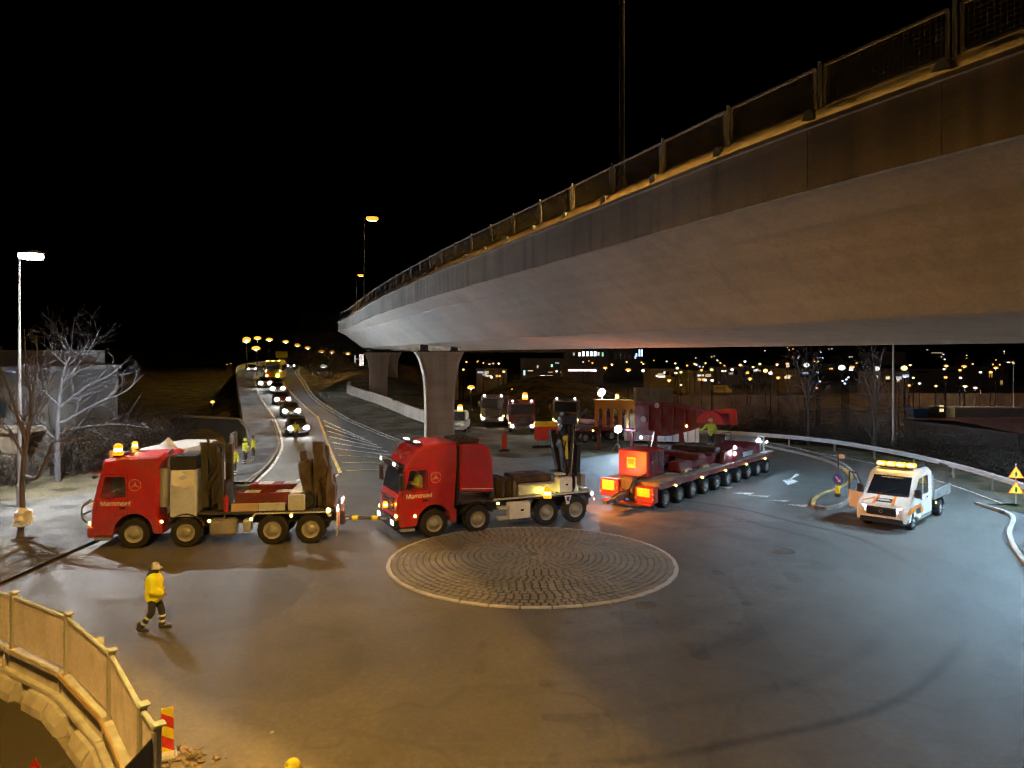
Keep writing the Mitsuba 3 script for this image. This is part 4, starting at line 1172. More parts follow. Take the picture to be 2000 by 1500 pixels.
# load carrying frame on the deck
P('load_beam', MB().cbox(-8.2, -1.9, -.95, -.35, 1.34, 2.0, .05), 'dark_red')
P('load_beam', MB().cbox(-8.2, -2.4, .25, .9, 1.34, 1.85, .05), 'dark_red')
P('cross_beam', MB().cbox(-4.6, -3.9, -1.3, 1.3, 1.86, 2.15, .04), 'dark_red')
P('cross_beam', MB().cbox(-6.6, -5.9, -1.3, 1.3, 2.01, 2.3, .04), 'rusty')
P('turntable', MB().cyl((-7.6, 0, 1.34), (-7.6, 0, 1.75), 1.15, n=28).cyl((-7.6, 0, 1.75), (-7.6, 0, 1.95), .8, n=28), 'dark_red')
P('side_plate', MB().prism([(-6.7, 1.3), (-8.9, 1.3), (-8.7, 1.9), (-8.0, 2.05), (-6.9, 1.95)], 1.2, 1.42), 'dark_red')
P('lamp_post', MB().beam((-8.1, 1.46, 1.3), (-8.1, 1.46, 2.3), .1, .1), 'dark_red')
for z in (1.78, 2.12):
    light(tr, 'work_lamp', (-8.05, 1.53, z), .11, [.85, .8, 1.0], 300, M3, (.5, .85, -.1), weight=.6)
P('railing', MB().tube([(-7.9, .8, 1.9), (-7.9, .8, 2.85), (-9.3, .8, 2.85), (-9.3, .8, 1.9)], .03, 6).tube([(-7.9, .8, 2.4), (-9.3, .8, 2.4)], .025, 6), 'rusty')
P('walkway', MB().box(-9.4, -7.8, -.6, 1.0, 1.76, 1.82), 'chassis')
P('rear_cradle', MB().prism([(-9.0, 1.34), (-9.0, 2.0), (-9.4, 2.05), (-10.2, 1.72), (-11.4, 1.70), (-12.2, 2.0), (-12.5, 1.98), (-12.5, 1.34)], -1.2, 1.3), 'dark_red')
P('cradle_plate', MB().box(-11.3, -9.8, 1.302, 1.315, 1.38, 1.66), 'pale_box')
P('rear_power_pack', MB().cbox(-13.9, -12.7, -1.0, .9, 1.36, 2.2, .05), 'tarnished_alu')
P('rear_frame', MB().beam((-12.75, 1.1, 1.3), (-12.75, 1.1, 2.35), .09, .09).beam((-12.75, 1.1, 2.35), (-13.7, 1.1, 2.2), .08, .08).beam((-13.7, 1.1, 2.2), (-13.7, 1.1, 1.3), .08, .08).beam((-12.75, 1.1, 1.7), (-13.7, 1.1, 2.0), .06, .06), 'white_paint')
light(tr, 'work_lamp', (-12.7, 1.15, 2.05), .15, COOL, 500, M3, (.6, .8, -.2), weight=2)
light(tr, 'work_lamp', (-13.8, 1.25, 1.9), .10, COOL, 260, M3, (.1, .9, -.45), weight=1)
light(tr, 'rear_lamp', (-14.45, 1.25, 1.15), .07, RED, 6, M3, (-.8, .6, 0), weight=.02)
P('hose', MB().tube(cr([(-1.8, .2, 1.5), (-2.6, -.1, 1.8), (-3.4, .1, 1.6), (-4.0, .0, 2.2)], .1), .05, 6), 'rubber')
P('chain', MB().tube(cr([(-2.0, 1.2, 1.36), (-2.8, 1.1, 1.42), (-3.3, 1.25, 1.36), (-4.2, 1.1, 1.38)], .1), .04, 5), 'rusty')
P('dunnage', MB().box(-3.4, -2.5, .95, 1.15, 1.33, 1.5), 'wood')
P('dunnage', MB().box(-5.4, -4.6, 1.0, 1.2, 1.33, 1.48), 'wood')
w = M3 @ np.array([-8.55, -.1, 1.82, 1])
person(w[:2], (-.35, -.94), 'worker in a yellow jacket and white helmet standing up on the trailer load', 'stand', jacket='hi_vis', z=1.82,
       arms={'r': [(.01, -.21, 1.42), (.22, -.42, 1.22), (.42, -.55, 1.12)], 'l': [(.01, .21, 1.42), (.12, .30, 1.16), (.34, .22, 1.12)]})

fb, M4, P = trailer((5.2, 63.5), (-.80, -.60), 'second multi-axle trailer far behind, under the arched frame', 5, False)
P('support_block', MB().cbox(-5.0, -1.5, -1.2, 1.2, 1.34, 1.85, .05), 'dark_red')
light(fb, 'work_lamp', (.95, -.9, 1.5), .13, COOL, 300, M4, (1, .2, -.1), weight=.6)
light(fb, 'front_lamp', (.95, .2, .95), .08, AMBER * [1, 1.4, 1], 100, M4, (1, .2, 0), weight=.05)
wk = thing('work_light', 'glaring blue white work light on a tripod in front of the arched frame', 'work light')
wq = pd(1207, 838, 56.5)
MWk = frame(wq[0], wq[1], 0, (.45, -.89))
part(wk, 'mast', MB().tube([(0, 0, .3), (0, 0, wq[2] - .3)], .035, 8), 'galvanised', MWk)
for a in (0, 2.1, 4.2):
    part(wk, 'leg', MB().tube([(0, 0, .75), (.55 * math.cos(a), .55 * math.sin(a), 0)], .025, 6), 'galvanised', MWk)
part(wk, 'lamp_case', MB().cbox(-.12, .0, -.36, .36, wq[2] - .3, wq[2] + .3, .03), 'black_paint', MWk)
light(wk, 'lens', (.005, 0, wq[2]), .33, COOL * [1.25, 1.05, 1], 260, MWk, (1, 0, -.35), weight=3)

# long girder lying between the two trailers
gk = thing('girder', 'big dark red steel girder with a rounded red end lying across the trailers', 'girder')
MG = frame(9.3, 55.6, 0, (.755, -.656))
prof = [(0, 1.75), (0, 3.62), (3.0, 3.62), (4.2, 3.40), (5.2, 3.30), (5.2, 2.8), (4.3, 2.35), (2.4, 1.8)]
part(gk, 'web', MB().prism(prof, -.07, .07), 'dark_red', MG)
fl = MB()
for a, b in zip(prof, prof[1:] + prof[:1]):
    fl.beam((a[0], 0, a[1]), (b[0], 0, b[1]), .62, .07, up=(0, 1, 0))
vv, ff = fl.arrays()
part(gk, 'flange', fl, 'dark_red', MG)
for x, z0, z1 in ((1.0, 1.8, 3.58), (2.0, 1.82, 3.58), (3.0, 2.02, 3.58), (3.9, 2.25, 3.42)):
    part(gk, 'stiffener', MB().box(x - .03, x + .03, -.28, .28, z0, z1), 'dark_red', MG)
part(gk, 'saddle', MB().prism([(5.3 + 1.0 * math.cos(t) + .6, 2.62 + .85 * math.sin(t)) for t in np.linspace(0, math.pi, 15)], -.5, .5), 'red_paint', MG)
part(gk, 'end_arm', MB().beam((5.2, 0, 3.3), (7.3, 0, 3.55), .4, .3).beam((7.3, 0, 3.65), (7.4, 0, 2.6), .45, .3, up=(0, 1, 0)), 'red_paint', MG)
part(gk, 'lug', MB().cyl((1.6, -.2, 3.66), (1.6, .2, 3.66), .2, n=12).cyl((.5, -.2, 2.6), (.5, .2, 2.6), .22, n=12), 'pale_box', MG)
for x0, x1, y, z in ((1.2, 1.4, -.4, 1.8), (1.2, 1.4, .4, 1.8), (3.6, 3.4, -.4, 2.0), (3.6, 3.4, .4, 2.0)):
    part(gk, 'trestle_leg', MB().beam((x0, y, 0), (x1, 0, z), .2, .2), 'dark_red', MG)
part(gk, 'trestle_tie', MB().beam((1.2, 0, .9), (3.6, 0, .9), .12, .12), 'dark_red', MG)
light(gk, 'marker_lamp', (4.1, -.4, 2.35), .09, RED * [1, 2.5, 1], 60, MG, (0, -1, 0), weight=.02)
light(gk, 'work_lamp', (.5, -.5, 1.3), .12, [.85, .8, 1], 200, MG, (.2, -1, -.2), weight=.3)
ck = thing('arched_frame', 'steel frame coloured as if lit amber, with arched openings below a bright work lamp', 'steel frame')
MC = frame(6.35, 58.2, 0, (.90, -.43))
fr = sg.Polygon([(0, 1.75), (3.25, 1.75), (3.25, 3.62), (3.0, 3.80), (0, 3.80)])
for q in range(5):
    cx = .42 + q * .62
    fr = fr.difference(sg.Polygon([(cx - .19, 1.7), (cx + .19, 1.7)] + [(cx + .19 * math.cos(t), 2.95 + .3 * math.sin(t)) for t in np.linspace(0, math.pi, 9)]))
v2, f2 = tri_poly(fr)
m = trimesh.creation.extrude_polygon(fr, .3, engine='earcut')
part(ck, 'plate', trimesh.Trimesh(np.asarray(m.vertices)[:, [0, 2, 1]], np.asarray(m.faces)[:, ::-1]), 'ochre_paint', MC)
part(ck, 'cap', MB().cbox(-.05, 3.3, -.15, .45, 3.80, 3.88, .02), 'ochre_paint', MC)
part(ck, 'foot_beam', MB().cbox(-.1, 3.3, -.1, .4, 1.5, 1.75, .03), 'dark_red', MC)
for x in (.3, 2.9):
    part(ck, 'trestle_leg', MB().beam((x, .15, 0), (x, .15, 1.5), .25, .25), 'dark_red', MC)
part(ck, 'mast', MB().beam((.5, .3, 3.8), (.5, .3, 4.25), .07, .07), 'galvanised', MC)
light(ck, 'work_lamp', (.5, .10, 4.40), .34, COOL, 800, MC, (.85, -.55, -.4), weight=4)
beacon(ck, (1.9, -.35, 4.15), .15, AMBER, 900, MC, weight=1.0)
part(ck, 'beacon_foot', MB().beam((1.9, .1, 3.88), (1.9, -.35, 3.95), .06, .06), 'black_paint', MC)

# ------------------------------------------------------------------ white crew cab pickup
pk = thing('pickup_truck', 'white crew cab works truck with a glowing amber light bar on its roof', 'truck')
M5 = frame(16.1, 32.36, 0, (-.69, -.724))
P = lambda name, mesh, m, **kw: part(pk, name, mesh, m, M5, **kw)
body = [(.98, .36), (1.02, .55), (1.0, .92), (.88, 1.08), (.22, 1.36), (-.62, 2.18), (-.86, 2.32), (-1.3, 2.39), (-2.35, 2.38), (-2.56, 2.28), (-2.62, 1.3), (-2.62, .42), (-.46, .42)] + arc(0, .37, .45, 172, 8, 11) + [(.46, .36)]
P('cab', MB().prism(body, -.99, .99, 'y', .10, .13), 'white_paint', smooth=32)
for s in (1, -1):
    for x in (0, -3.95):
        wheel(pk, x, s * .84, .36, .26 if x == 0 else .3, s, M5, n=22)
def plane_quad(z0, z1, x0, x1, y0, y1, off):
    n = np.array([z1 - z0, 0, x0 - x1]) / math.hypot(z1 - z0, x0 - x1)
    a = [np.array(q) + n * o for o in (off, -.03) for q in ((x0, -y0, z0), (x0, y0, z0), (x1, y1, z1), (x1, -y1, z1))]
    return MB().hull(a)
P('windscreen', plane_quad(1.44, 2.10, .14, -.54, .83, .76, .008), 'dark_glass')
P('cowl', plane_quad(1.37, 1.43, .21, .15, .84, .83, .012), 'black_paint')
P('sun_strip', plane_quad(2.03, 2.09, -.47, -.53, .5, .48, .011).add(*plane_quad(2.03, 2.09, -.47, -.53, .5, .48, .012).arrays()) if False else plane_quad(2.02, 2.08, -.46, -.525, .45, .44, .011), 'pale_box')
for s in (1, -1):
    y0, y1 = (s * .975, s * .996) if s > 0 else (s * .996, s * .975)
    P('side_window', MB().prism([(.02, 1.36), (-.62, 2.06), (-1.12, 2.10), (-1.12, 1.34)], y0, y1), 'dark_glass')
    P('side_window', MB().prism([(-1.26, 1.34), (-1.26, 2.10), (-1.9, 2.10), (-1.98, 1.34)], y0, y1), 'dark_glass')
    P('door', MB().prism([(.08, .55), (.08, 1.28), (-1.15, 1.28), (-1.15, .55)], s * .985 if s > 0 else -.997, s * .997 if s > 0 else -.985), 'white_paint')
    P('door', MB().prism([(-1.19, .55), (-1.19, 1.28), (-2.0, 1.28), (-2.0, .55)], s * .985 if s > 0 else -.997, s * .997 if s > 0 else -.985), 'white_paint')
    P('door_handle', MB().cbox(-1.05, -.88, s * 1.0 - .02, s * 1.0 + .02, 1.14, 1.19, .008), 'black_paint')
    P('door_handle', MB().cbox(-1.9, -1.75, s * 1.0 - .02, s * 1.0 + .02, 1.14, 1.19, .008), 'black_paint')
    P('mirror', MB().cbox(-.02, .14, s * 1.16 - .13, s * 1.16 + .13, 1.36, 1.72, .04).beam((.02, s * .96, 1.45), (.06, s * 1.1, 1.5), .05, .08), 'black_paint')
    P('sill', MB().box(-2.5, -.5, s * .93 - .05, s * .93 + .05, .30, .42), 'tarnished_alu')
    P('side_stripe', MB().prism([(.95, .78), (.6, 1.0), (-.9, 1.0), (-1.3, .62), (-.9, .62), (-.5, .82), (.8, .68)], s * .998 if s > 0 else -1.002, s * 1.002 if s > 0 else -.998), 'orange_paint')
    P('side_panel_print', MB().prism([(-.25, .62), (-.25, .86), (-.85, .86), (-.85, .62)], s * 1.003 if s > 0 else -1.006, s * 1.006 if s > 0 else -1.003), 'dark_cloth')
    # headlights: the leg of a C
    hk = numbered(pk + '__headlight')
    part(hk, 'lens', MB().hull([(x, s * y, z) for x, y, z in ((1.012, .62, .98), (1.012, .62, .78), (.93, .95, .80), (.86, .95, 1.04), (.96, .62, .98), (.96, .62, .78), (.86, .9, .8), (.82, .9, 1.04))]), 'lens_off', M5, emit=np.array([.86, .93, 1.0]) * 110, weight=1.2)
    part(hk, 'frame', MB().beam((1.025, s * .60, .88), (.93, s * .97, .90), .03, .02), 'black_paint', M5)
    light(pk, 'side_marker', (-.65, s * 1.0, .50), .05, AMBER * [1, 1.7, 1], 70, M5, (0, s, 0), weight=.02)
    light(pk, 'side_marker', (-3.0, s * 1.03, .74), .05, AMBER * [1, 1.7, 1], 70, M5, (0, s, 0), weight=.02)
    light(pk, 'tail_lamp', (-5.30, s * .95, .86), .06, RED * [1, 3, 3], 40, M5, (-.8, s * .6, 0), weight=.02)
gr = MB()
for z in (.66, .74, .82, .90):
    gr.cbox(1.0, 1.05, -.58, .58, z, z + .05, .01)
P('grille', gr, 'black_paint', kind='stuff')
P('grille_back', MB().cbox(.97, 1.015, -.60, .60, .62, .98, .02), 'black_paint')
P('grille_badge', MB().lathe([(.07, 0), (.07, .012), (.055, .012), (.055, 0)], (1.05, 0, .82), (1, 0, 0), 18), 'chrome')
P('bumper', MB().hull([(x, y, z) for x, y in ((1.03, .8), (1.03, -.8), (.9, 1.0), (.9, -1.0), (.8, 1.0), (.8, -1.0)) for z in (.34, .54)]), 'black_paint')
P('bumper_trim', MB().cbox(.99, 1.045, -.62, .62, .55, .62, .015), 'white_paint')
for y, dx in ((-.36, 0.0), (.40, .05)):
    P('bonnet_stripe', MB().hull([(.87 + .006, y - .055, 1.084 + .006), (.87 + .006, y + .055, 1.084 + .006), (.24, y * .85 - .05, 1.357 + .006), (.24, y * .85 + .05, 1.357 + .006), (.87, y - .055, 1.07), (.87, y + .055, 1.07), (.24, y * .85 - .05, 1.34), (.24, y * .85 + .05, 1.34)]), 'orange_paint')
P('bonnet_stripe', MB().hull([(.80, -.85, 1.122), (.72, -.85, 1.158), (.50, -.42, 1.25), (.42, -.42, 1.285), (.80, -.85, 1.10), (.72, -.85, 1.13), (.50, -.42, 1.22), (.42, -.42, 1.26)]), 'orange_paint')
P('bonnet_plate', plane_quad(1.16, 1.26, .72, .49, .30, .30, .012), 'dark_cloth')
P('bonnet_plate_print', plane_quad(1.185, 1.235, .66, .55, .24, .24, .015), 'pale_box')
P('wiper', MB().beam((.13, -.3, 1.47), (-.05, .35, 1.67), .015, .02), 'black_paint')
P('dashboard_paper', plane_quad(1.50, 1.56, .075, .01, .1, .1, .0095), 'hi_vis')
lb = numbered(pk + '__light_bar')
part(lb, 'base', MB().cbox(-1.15, -.85, -.68, .68, 2.40, 2.47, .02), 'black_paint', M5)
for q in range(4):
    y = -.60 + q * .40
    part(lb, 'lens', MB().cbox(-1.14, -.86, y - .19, y + .19, 2.47, 2.66, .04), 'amber_plastic', M5, emit=AMBER * [1, .85, .4] * 1.5, weight=.02)
    part(lb, 'flash', MB().cbox(-.862, -.82, y - .14, y + .14, 2.52, 2.61, .015), 'amber_plastic', M5, emit=AMBER * [1, 1.2, 2.2] * 45, weight=.5)
P('roof_rack', MB().cbox(-2.45, -1.5, -.8, .8, 2.41, 2.45, .02).beam((-2.4, .7, 2.45), (-1.3, .7, 2.52), .04, .04), 'black_paint')
bd = numbered(pk + '__load_bed')
part(bd, 'floor', MB().box(-5.3, -2.75, -1.02, 1.02, .88, .96), 'wood', M5)
for s in (1, -1):
    part(bd, 'dropside', MB().box(-5.3, -2.75, s * 1.04 - .02, s * 1.04 + .02, .9, 1.32), 'tarnished_alu', M5)
part(bd, 'tailgate', MB().box(-5.34, -5.30, -1.06, 1.06, .9, 1.32), 'tarnished_alu', M5)
part(bd, 'headboard', MB().box(-2.76, -2.72, -1.0, 1.0, .96, 2.0), 'galvanised', M5)
part(bd, 'post', MB().beam((-5.2, .95, 1.3), (-5.2, .95, 2.1), .05, .05).beam((-5.2, .95, 2.1), (-5.3, .6, 2.2), .12, .1), 'chassis', M5)
part(bd, 'tool_box', MB().cbox(-3.6, -2.9, -.8, .5, .97, 1.3, .03), 'black_paint', M5)
P('chassis', MB().box(-5.2, -.5, -.45, .45, .5, .86), 'chassis')
P('mudguard', MB().prism(arc(-3.95, .36, .48, 10, 170, 10) + arc(-3.95, .36, .45, 170, 10, 10), .66, 1.02), 'black_paint')
dk = numbered(pk + '__open_door')
MD = M5 @ frame(-.05, -1.0, 0, (-.55, -.84))
part(dk, 'panel', MB().cbox(0, 1.05, -.03, .03, .55, 1.30, .02), 'white_paint', MD)
part(dk, 'frame', MB().beam((.02, 0, 1.3), (.5, 0, 2.08), .06, .05, up=(0, 1, 0)).beam((.5, 0, 2.08), (1.03, 0, 2.1), .06, .05, up=(0, 1, 0)).beam((1.03, 0, 2.1), (1.03, 0, 1.3), .06, .05, up=(0, 1, 0)), 'rusty', MD)
part(dk, 'glass', MB().prism([(.04, 1.31), (.5, 2.06), (1.0, 2.08), (1.0, 1.31)], -.004, .004), 'pane', MD)

# ------------------------------------------------------------------ cars, vans and trucks in the traffic
def car(x, y, heading, label, col, lamps=30, back=0, group=None, name='parked_car', cat='car', tall=0.0, weight=.25, tint=WHITE, lw=.085):
    d_ = y
    k = thing('waiting_car' if lamps and name == 'parked_car' else name, label, cat, group)
    M = frame(x, y, float(gz(x, y)) + .03, heading)
    h = tall
    low = [(2.15, .28), (2.25, .5), (2.2, .72), (1.95, .86), (.95, .98), (-1.9, 1.0), (-2.15, .9), (-2.2, .45), (-2.1, .26)]
    part(k, 'body', MB().prism(low, -.9, .9, 'y', .08, .12), col, M, smooth=35)
    part(k, 'cabin', MB().prism([(.98, .96), (.30, 1.42 + h), (.05, 1.47 + h), (-1.35, 1.46 + h), (-1.95, 1.0)], -.80, .80, 'y', .12, .2), col, M, smooth=35)
    q = [(.94, 1.0), (.33, 1.39 + h)]
    part(k, 'windscreen', MB().hull([(a, s * w, z) for (a, z), w in zip(q, (.72, .62)) for s in (-1, 1)] + [(a + .05, s * w, z + .03) for (a, z), w in zip(q, (.72, .62)) for s in (-1, 1)]), 'dark_glass', M)
    for s in (1, -1):
        part(k, 'side_window', MB().prism([(.62, 1.03), (.22, 1.36 + h), (-1.2, 1.36 + h), (-1.6, 1.03)], s * .755 - .015, s * .755 + .015), 'dark_glass', M)
        for a in (1.4, -1.35):
            wheel(k, a, s * .78, .32, .22, s, M, n=14)
        if lamps:
            light(k, 'headlight', (2.14, s * .66, .68), lw, tint, lamps * 110, M, (1, s * .1, -.45), weight=.4 if d_ < 100 else .1)
        if back:
            light(k, 'tail_lamp', (-2.16, s * .7, .75), .09, RED, back * 8, M, (-1, 0, .05), weight=.03)
        part(k, 'mirror', MB().cbox(.52, .68, s * .92 - .07, s * .92 + .07, 1.0, 1.14, .03), col, M)
    part(k, 'grille', MB().cbox(2.16, 2.235, -.45, .45, .5, .66, .02), 'black_paint', M)
    part(k, 'number_plate', MB().box(2.25, 2.262, -.24, .24, .42, .52), 'sign_white', M)
    return k


def road_dir(d):
    a, b = [np.array([np.interp(q, EDGE_L[:, 1], EDGE_L[:, 0]), q]) for q in (d + 3, d - 3)]
    return (b - a) / np.linalg.norm(b - a)


G = 'cars queueing on the climbing road'
for u, d, col, lb, lp, tint in ((580, 68, 'black_paint', 'dark car with bright headlights at the head of the queue on the climbing road', 60, WHITE), (566, 80.5, 'chassis', 'second car in the queue on the climbing road, headlights on', 55, COOL),
                                (549, 92, 'dark_red', 'third car in the queue on the climbing road, headlights on', 60, WHITE * [1, .95, .9]), (541, 106, 'pale_box', 'fourth car in the queue on the climbing road, headlights on', 90, WHITE),
                                (517, 115, 'white_paint', 'fifth car in the queue, in front of the yellow bus', 60, COOL)):
    x = (u - U0) * d / PX
    car(x, d, road_dir(d), lb, col, lp, group=G, weight=1.0 if d < 100 else .4, tint=tint, lw=.20 + .0010 * d)
for u, d, lb in ((492, 152, 'leftmost of the far cars at the top of the climbing road'), (547, 160, 'middle one of the far cars at the top of the climbing road'), (567, 172, 'rightmost of the far cars at the top of the climbing road')):
    x = (u - U0) * d / PX
    car(x, d, (.35, -.94), lb, 'chassis', 45, group=G, weight=.2, tint=COOL, lw=.2)
bk = thing('bus', 'yellow bus with a red tail lamp near the top of the climbing road', 'bus')
MBu = frame((531 - U0) * 126 / PX, 128, float(gz((531 - U0) * 126 / PX, 126)) + .03, (-.22, .975))
part(bk, 'body', MB().prism([(-5, .4), (-5, 3.2), (-4.8, 3.4), (5, 3.4), (5.2, 3.0), (5.2, .4)], -1.27, 1.27, 'y', .1, .12), 'yellow_paint', MBu)
part(bk, 'rear_window', MB().cbox(-5.03, -4.95, -1.0, 1.0, 2.0, 2.8, .02), 'dark_glass', MBu)
for s in (1, -1):
    for x in np.arange(-4.2, 4.4, 1.4):
        part(bk, 'side_window', MB().box(x, x + 1.25, s * 1.27 - .012, s * 1.27 + .012, 1.7, 2.7), 'dark_glass', MBu)
    for x in (-2.9, 3.2):
        wheel(bk, x, s * 1.08, .48, .3, s, MBu, n=16)
light(bk, 'tail_lamp', (-5.03, .95, 1.0), .2, RED, 60, MBu, (-1, 0, 0), weight=.1)
light(bk, 'indicator', (-5.03, -.75, 1.0), .26, AMBER * [1, 1.5, 1], 60, MBu, (-1, 0, 0), weight=.1)
part(bk, 'bumper', MB().cbox(-5.15, -4.9, -1.2, 1.2, .4, .7, .04), 'chassis', MBu)
for y in (-.9, 0, .9):
    light(bk, 'roof_beacon', (-4.9, y, 3.42), .13, AMBER * [1, 1.3, 1], 200, MBu, (-.6, 0, .8), weight=.15)
light(bk, 'reversing_lamp', (-5.03, 1.12, 1.75), .12, WHITE, 80, MBu, (-1, 0, 0), weight=.05)
light(bk, 'reversing_lamp', (-5.03, -1.12, 1.75), .12, WHITE, 80, MBu, (-1, 0, 0), weight=.05)


beacon_lamp = beacon


def lorry(x, y, heading, label, col, beacon=40, heads=40, group=None, body='chassis', hl=WHITE, length=7.0, name='background_truck', cat='truck'):
    k = thing(name, label, cat, group)
    M = frame(x, y, float(gz(x, y)) + .02, heading)
    part(k, 'cab', MB().prism([(1.3, .5), (1.35, 1.6), (1.2, 2.7), (.9, 2.95), (-.7, 3.0), (-.75, .6)], -1.2, 1.2, 'y', .08, .1), col, M)
    part(k, 'windscreen', MB().hull([(1.36, -1.0, 1.7), (1.36, 1.0, 1.7), (1.24, -.98, 2.6), (1.24, .98, 2.6), (1.3, -1.0, 1.7), (1.3, 1.0, 1.7), (1.16, -.98, 2.6), (1.16, .98, 2.6)]), 'dark_glass', M)
    part(k, 'bumper', MB().cbox(1.2, 1.45, -1.2, 1.2, .4, .8, .04), 'chassis', M)
    part(k, 'grille', MB().cbox(1.34, 1.40, -.7, .7, .9, 1.5, .02), 'black_paint', M)
    part(k, 'body', MB().cbox(-length, -.9, -1.22, 1.22, 1.0, 1.5 if body == 'chassis' else 3.2, .05), body, M)
    for s in (1, -1):
        for a in (0, -length + 1.2, -length + 2.5):
            wheel(k, a, s * 1.0, .5, .34, s, M, n=14)
        if heads:
            light(k, 'headlight', (1.46, s * .9, .72), .16, hl, heads * 5 * (1 if s > 0 else .55), M, (1, 0, -.4), weight=.3)
            light(k, 'indicator', (1.44, s * 1.12, .98), .08, AMBER * [1, 1.4, 1], 90, M, (1, s * .3, 0), weight=.02)
            light(k, 'roof_lamp', (1.15, s * .85, 2.92), .09, [.85, .85, 1], 90, M, (1, 0, 0), weight=.05)
        part(k, 'side_window', MB().box(.1, .95, s * 1.2 - .01, s * 1.2 + .01, 1.75, 2.5), 'dark_glass', M)
        part(k, 'mirror', MB().cbox(1.0, 1.15, s * 1.42 - .1, s * 1.42 + .1, 1.8, 2.4, .03), 'black_paint', M)
    if beacon:
        beacon_lamp(k, (.6, .3, 3.3), .26, AMBER, beacon * 5, M, weight=.4)
        part(k, 'beacon_bar', MB().cbox(.45, .75, -.9, .9, 3.0, 3.07, .02), 'black_paint', M)
    return k


q = pd(1018, 690, 69)
lorry(q[0], q[1], (.05, -1), 'dark red truck facing the camera with an amber beacon, beyond the second truck', 'dark_red', 110, 60)
q = pd(969, 690, 74)
lorry(q[0], q[1], (-.25, -.97), 'dark truck with small amber lamps left of the red truck that faces the camera', 'chassis', 0, 40, hl=WHITE * [1, .92, .9])
q = pd(895, 690, 70)
ek = car(q[0], q[1], (-.05, -1), 'pale escort car with a glaring amber beacon close beside the nearest viaduct pier', 'white_paint', 45, name='escort_car', tall=.35, tint=COOL, weight=.4)
beacon(ek, (-.2, .15, 2.05), .26, AMBER, 800, frame(q[0], q[1], float(gz(q[0], q[1])) + .03, (-.05, -1)), weight=.8)
q = pd(1108, 690, 72)
lorry(q[0], q[1], (-.2, -1), 'dark truck with one blue-white lamp left of the arched frame', 'chassis', 0, 45, hl=COOL)
q = pd(1293, 690, 63)
ctr = thing('shipping_container', 'pale container glimpsed under the dark red girder', 'container')
MCn = frame(q[0], q[1], 0, (.97, -.24))
part(ctr, 'box', MB().box(-3.0, 3.0, -1.2, 1.2, .2, 2.3), 'white_paint', MCn)
for x in np.arange(-2.7, 2.9, .6):
    part(ctr, 'rib', MB().box(x - .05, x + .05, -1.25, -1.2, .25, 2.25), 'pale_box', MCn)
# boxy white van seen over the first truck
vn = thing('white_van', 'white van parked behind the leading truck, only its roof end showing', 'van')
q = pd(318, 690, 36.5)
MV = frame(q[0], q[1] + 2.6, .05, (.12, .99))
part(vn, 'body', MB().prism([(-2.6, .4), (-2.6, 2.6), (-2.5, 2.75), (1.4, 2.75), (1.7, 2.6), (2.2, 1.4), (2.7, 1.2), (2.8, .4)], -1.0, 1.0, 'y', .1, .14), 'white_paint', MV, smooth=32)
part(vn, 'rear_window', MB().box(-2.615, -2.59, -.8, .8, 1.7, 2.4), 'dark_glass', MV)
part(vn, 'side_window', MB().box(.2, 1.3, -1.012, -.99, 1.7, 2.4), 'dark_glass', MV)
part(vn, 'side_window', MB().box(-1.6, -.2, -1.012, -.99, 1.8, 2.3), 'dark_glass', MV)
part(vn, 'roof_sheet', MB().hull([(-2.3, -.9, 2.8), (-2.5, -.4, 3.05), (-2.2, .2, 2.8), (-1.9, -.6, 2.85), (-2.4, -.5, 3.3)]), 'sign_white', MV)
for x in (-1.7, 1.8):
    for s in (1, -1):
        wheel(vn, x, s * .85, .36, .25, s, MV, n=16)

# ------------------------------------------------------------------ people on the ground
person(at(300, 1231), (.96, .28), 'worker in a bright yellow jacket and pale helmet walking alone across the empty asphalt', 'walk', jacket='hi_vis_orange', helmet='pale_box', bulk=.055, hood=True, arms={'l': [(.01, .21, 1.42), (-.04, .26, 1.15), (.16, .18, 1.02)], 'r': [(.01, -.21, 1.42), (.0, -.26, 1.15), (.20, -.16, 1.02)]})
person(at(455, 932), (.5, -.85), 'worker in a yellow vest standing apart on the pavement behind the leading truck', 'stand', helmet='sign_red')
person(at(478, 909), (.9, -.2), 'left one of two workers talking on the pavement', 'stand', helmet='hi_vis', arms={'r': [(.01, -.21, 1.42), (.16, -.26, 1.2), (.40, -.20, 1.26)]})
person(at(495, 902), (-.9, -.1), 'right one of two workers talking on the pavement, in dark clothes', 'stand', jacket='hi_vis', trousers='dark_cloth', helmet='dark_cloth')
person(at(577, 864), (.1, -1), 'person in a yellow vest walking in front of the first queueing car', 'walk', helmet=None)
person((-13.2, 86), (.3, .9), 'person in dark clothes walking beside the low wall near the viaduct pier', 'walk', jacket='dark_cloth', helmet=None, stripes=False, z=float(gz(-13.2, 86)))

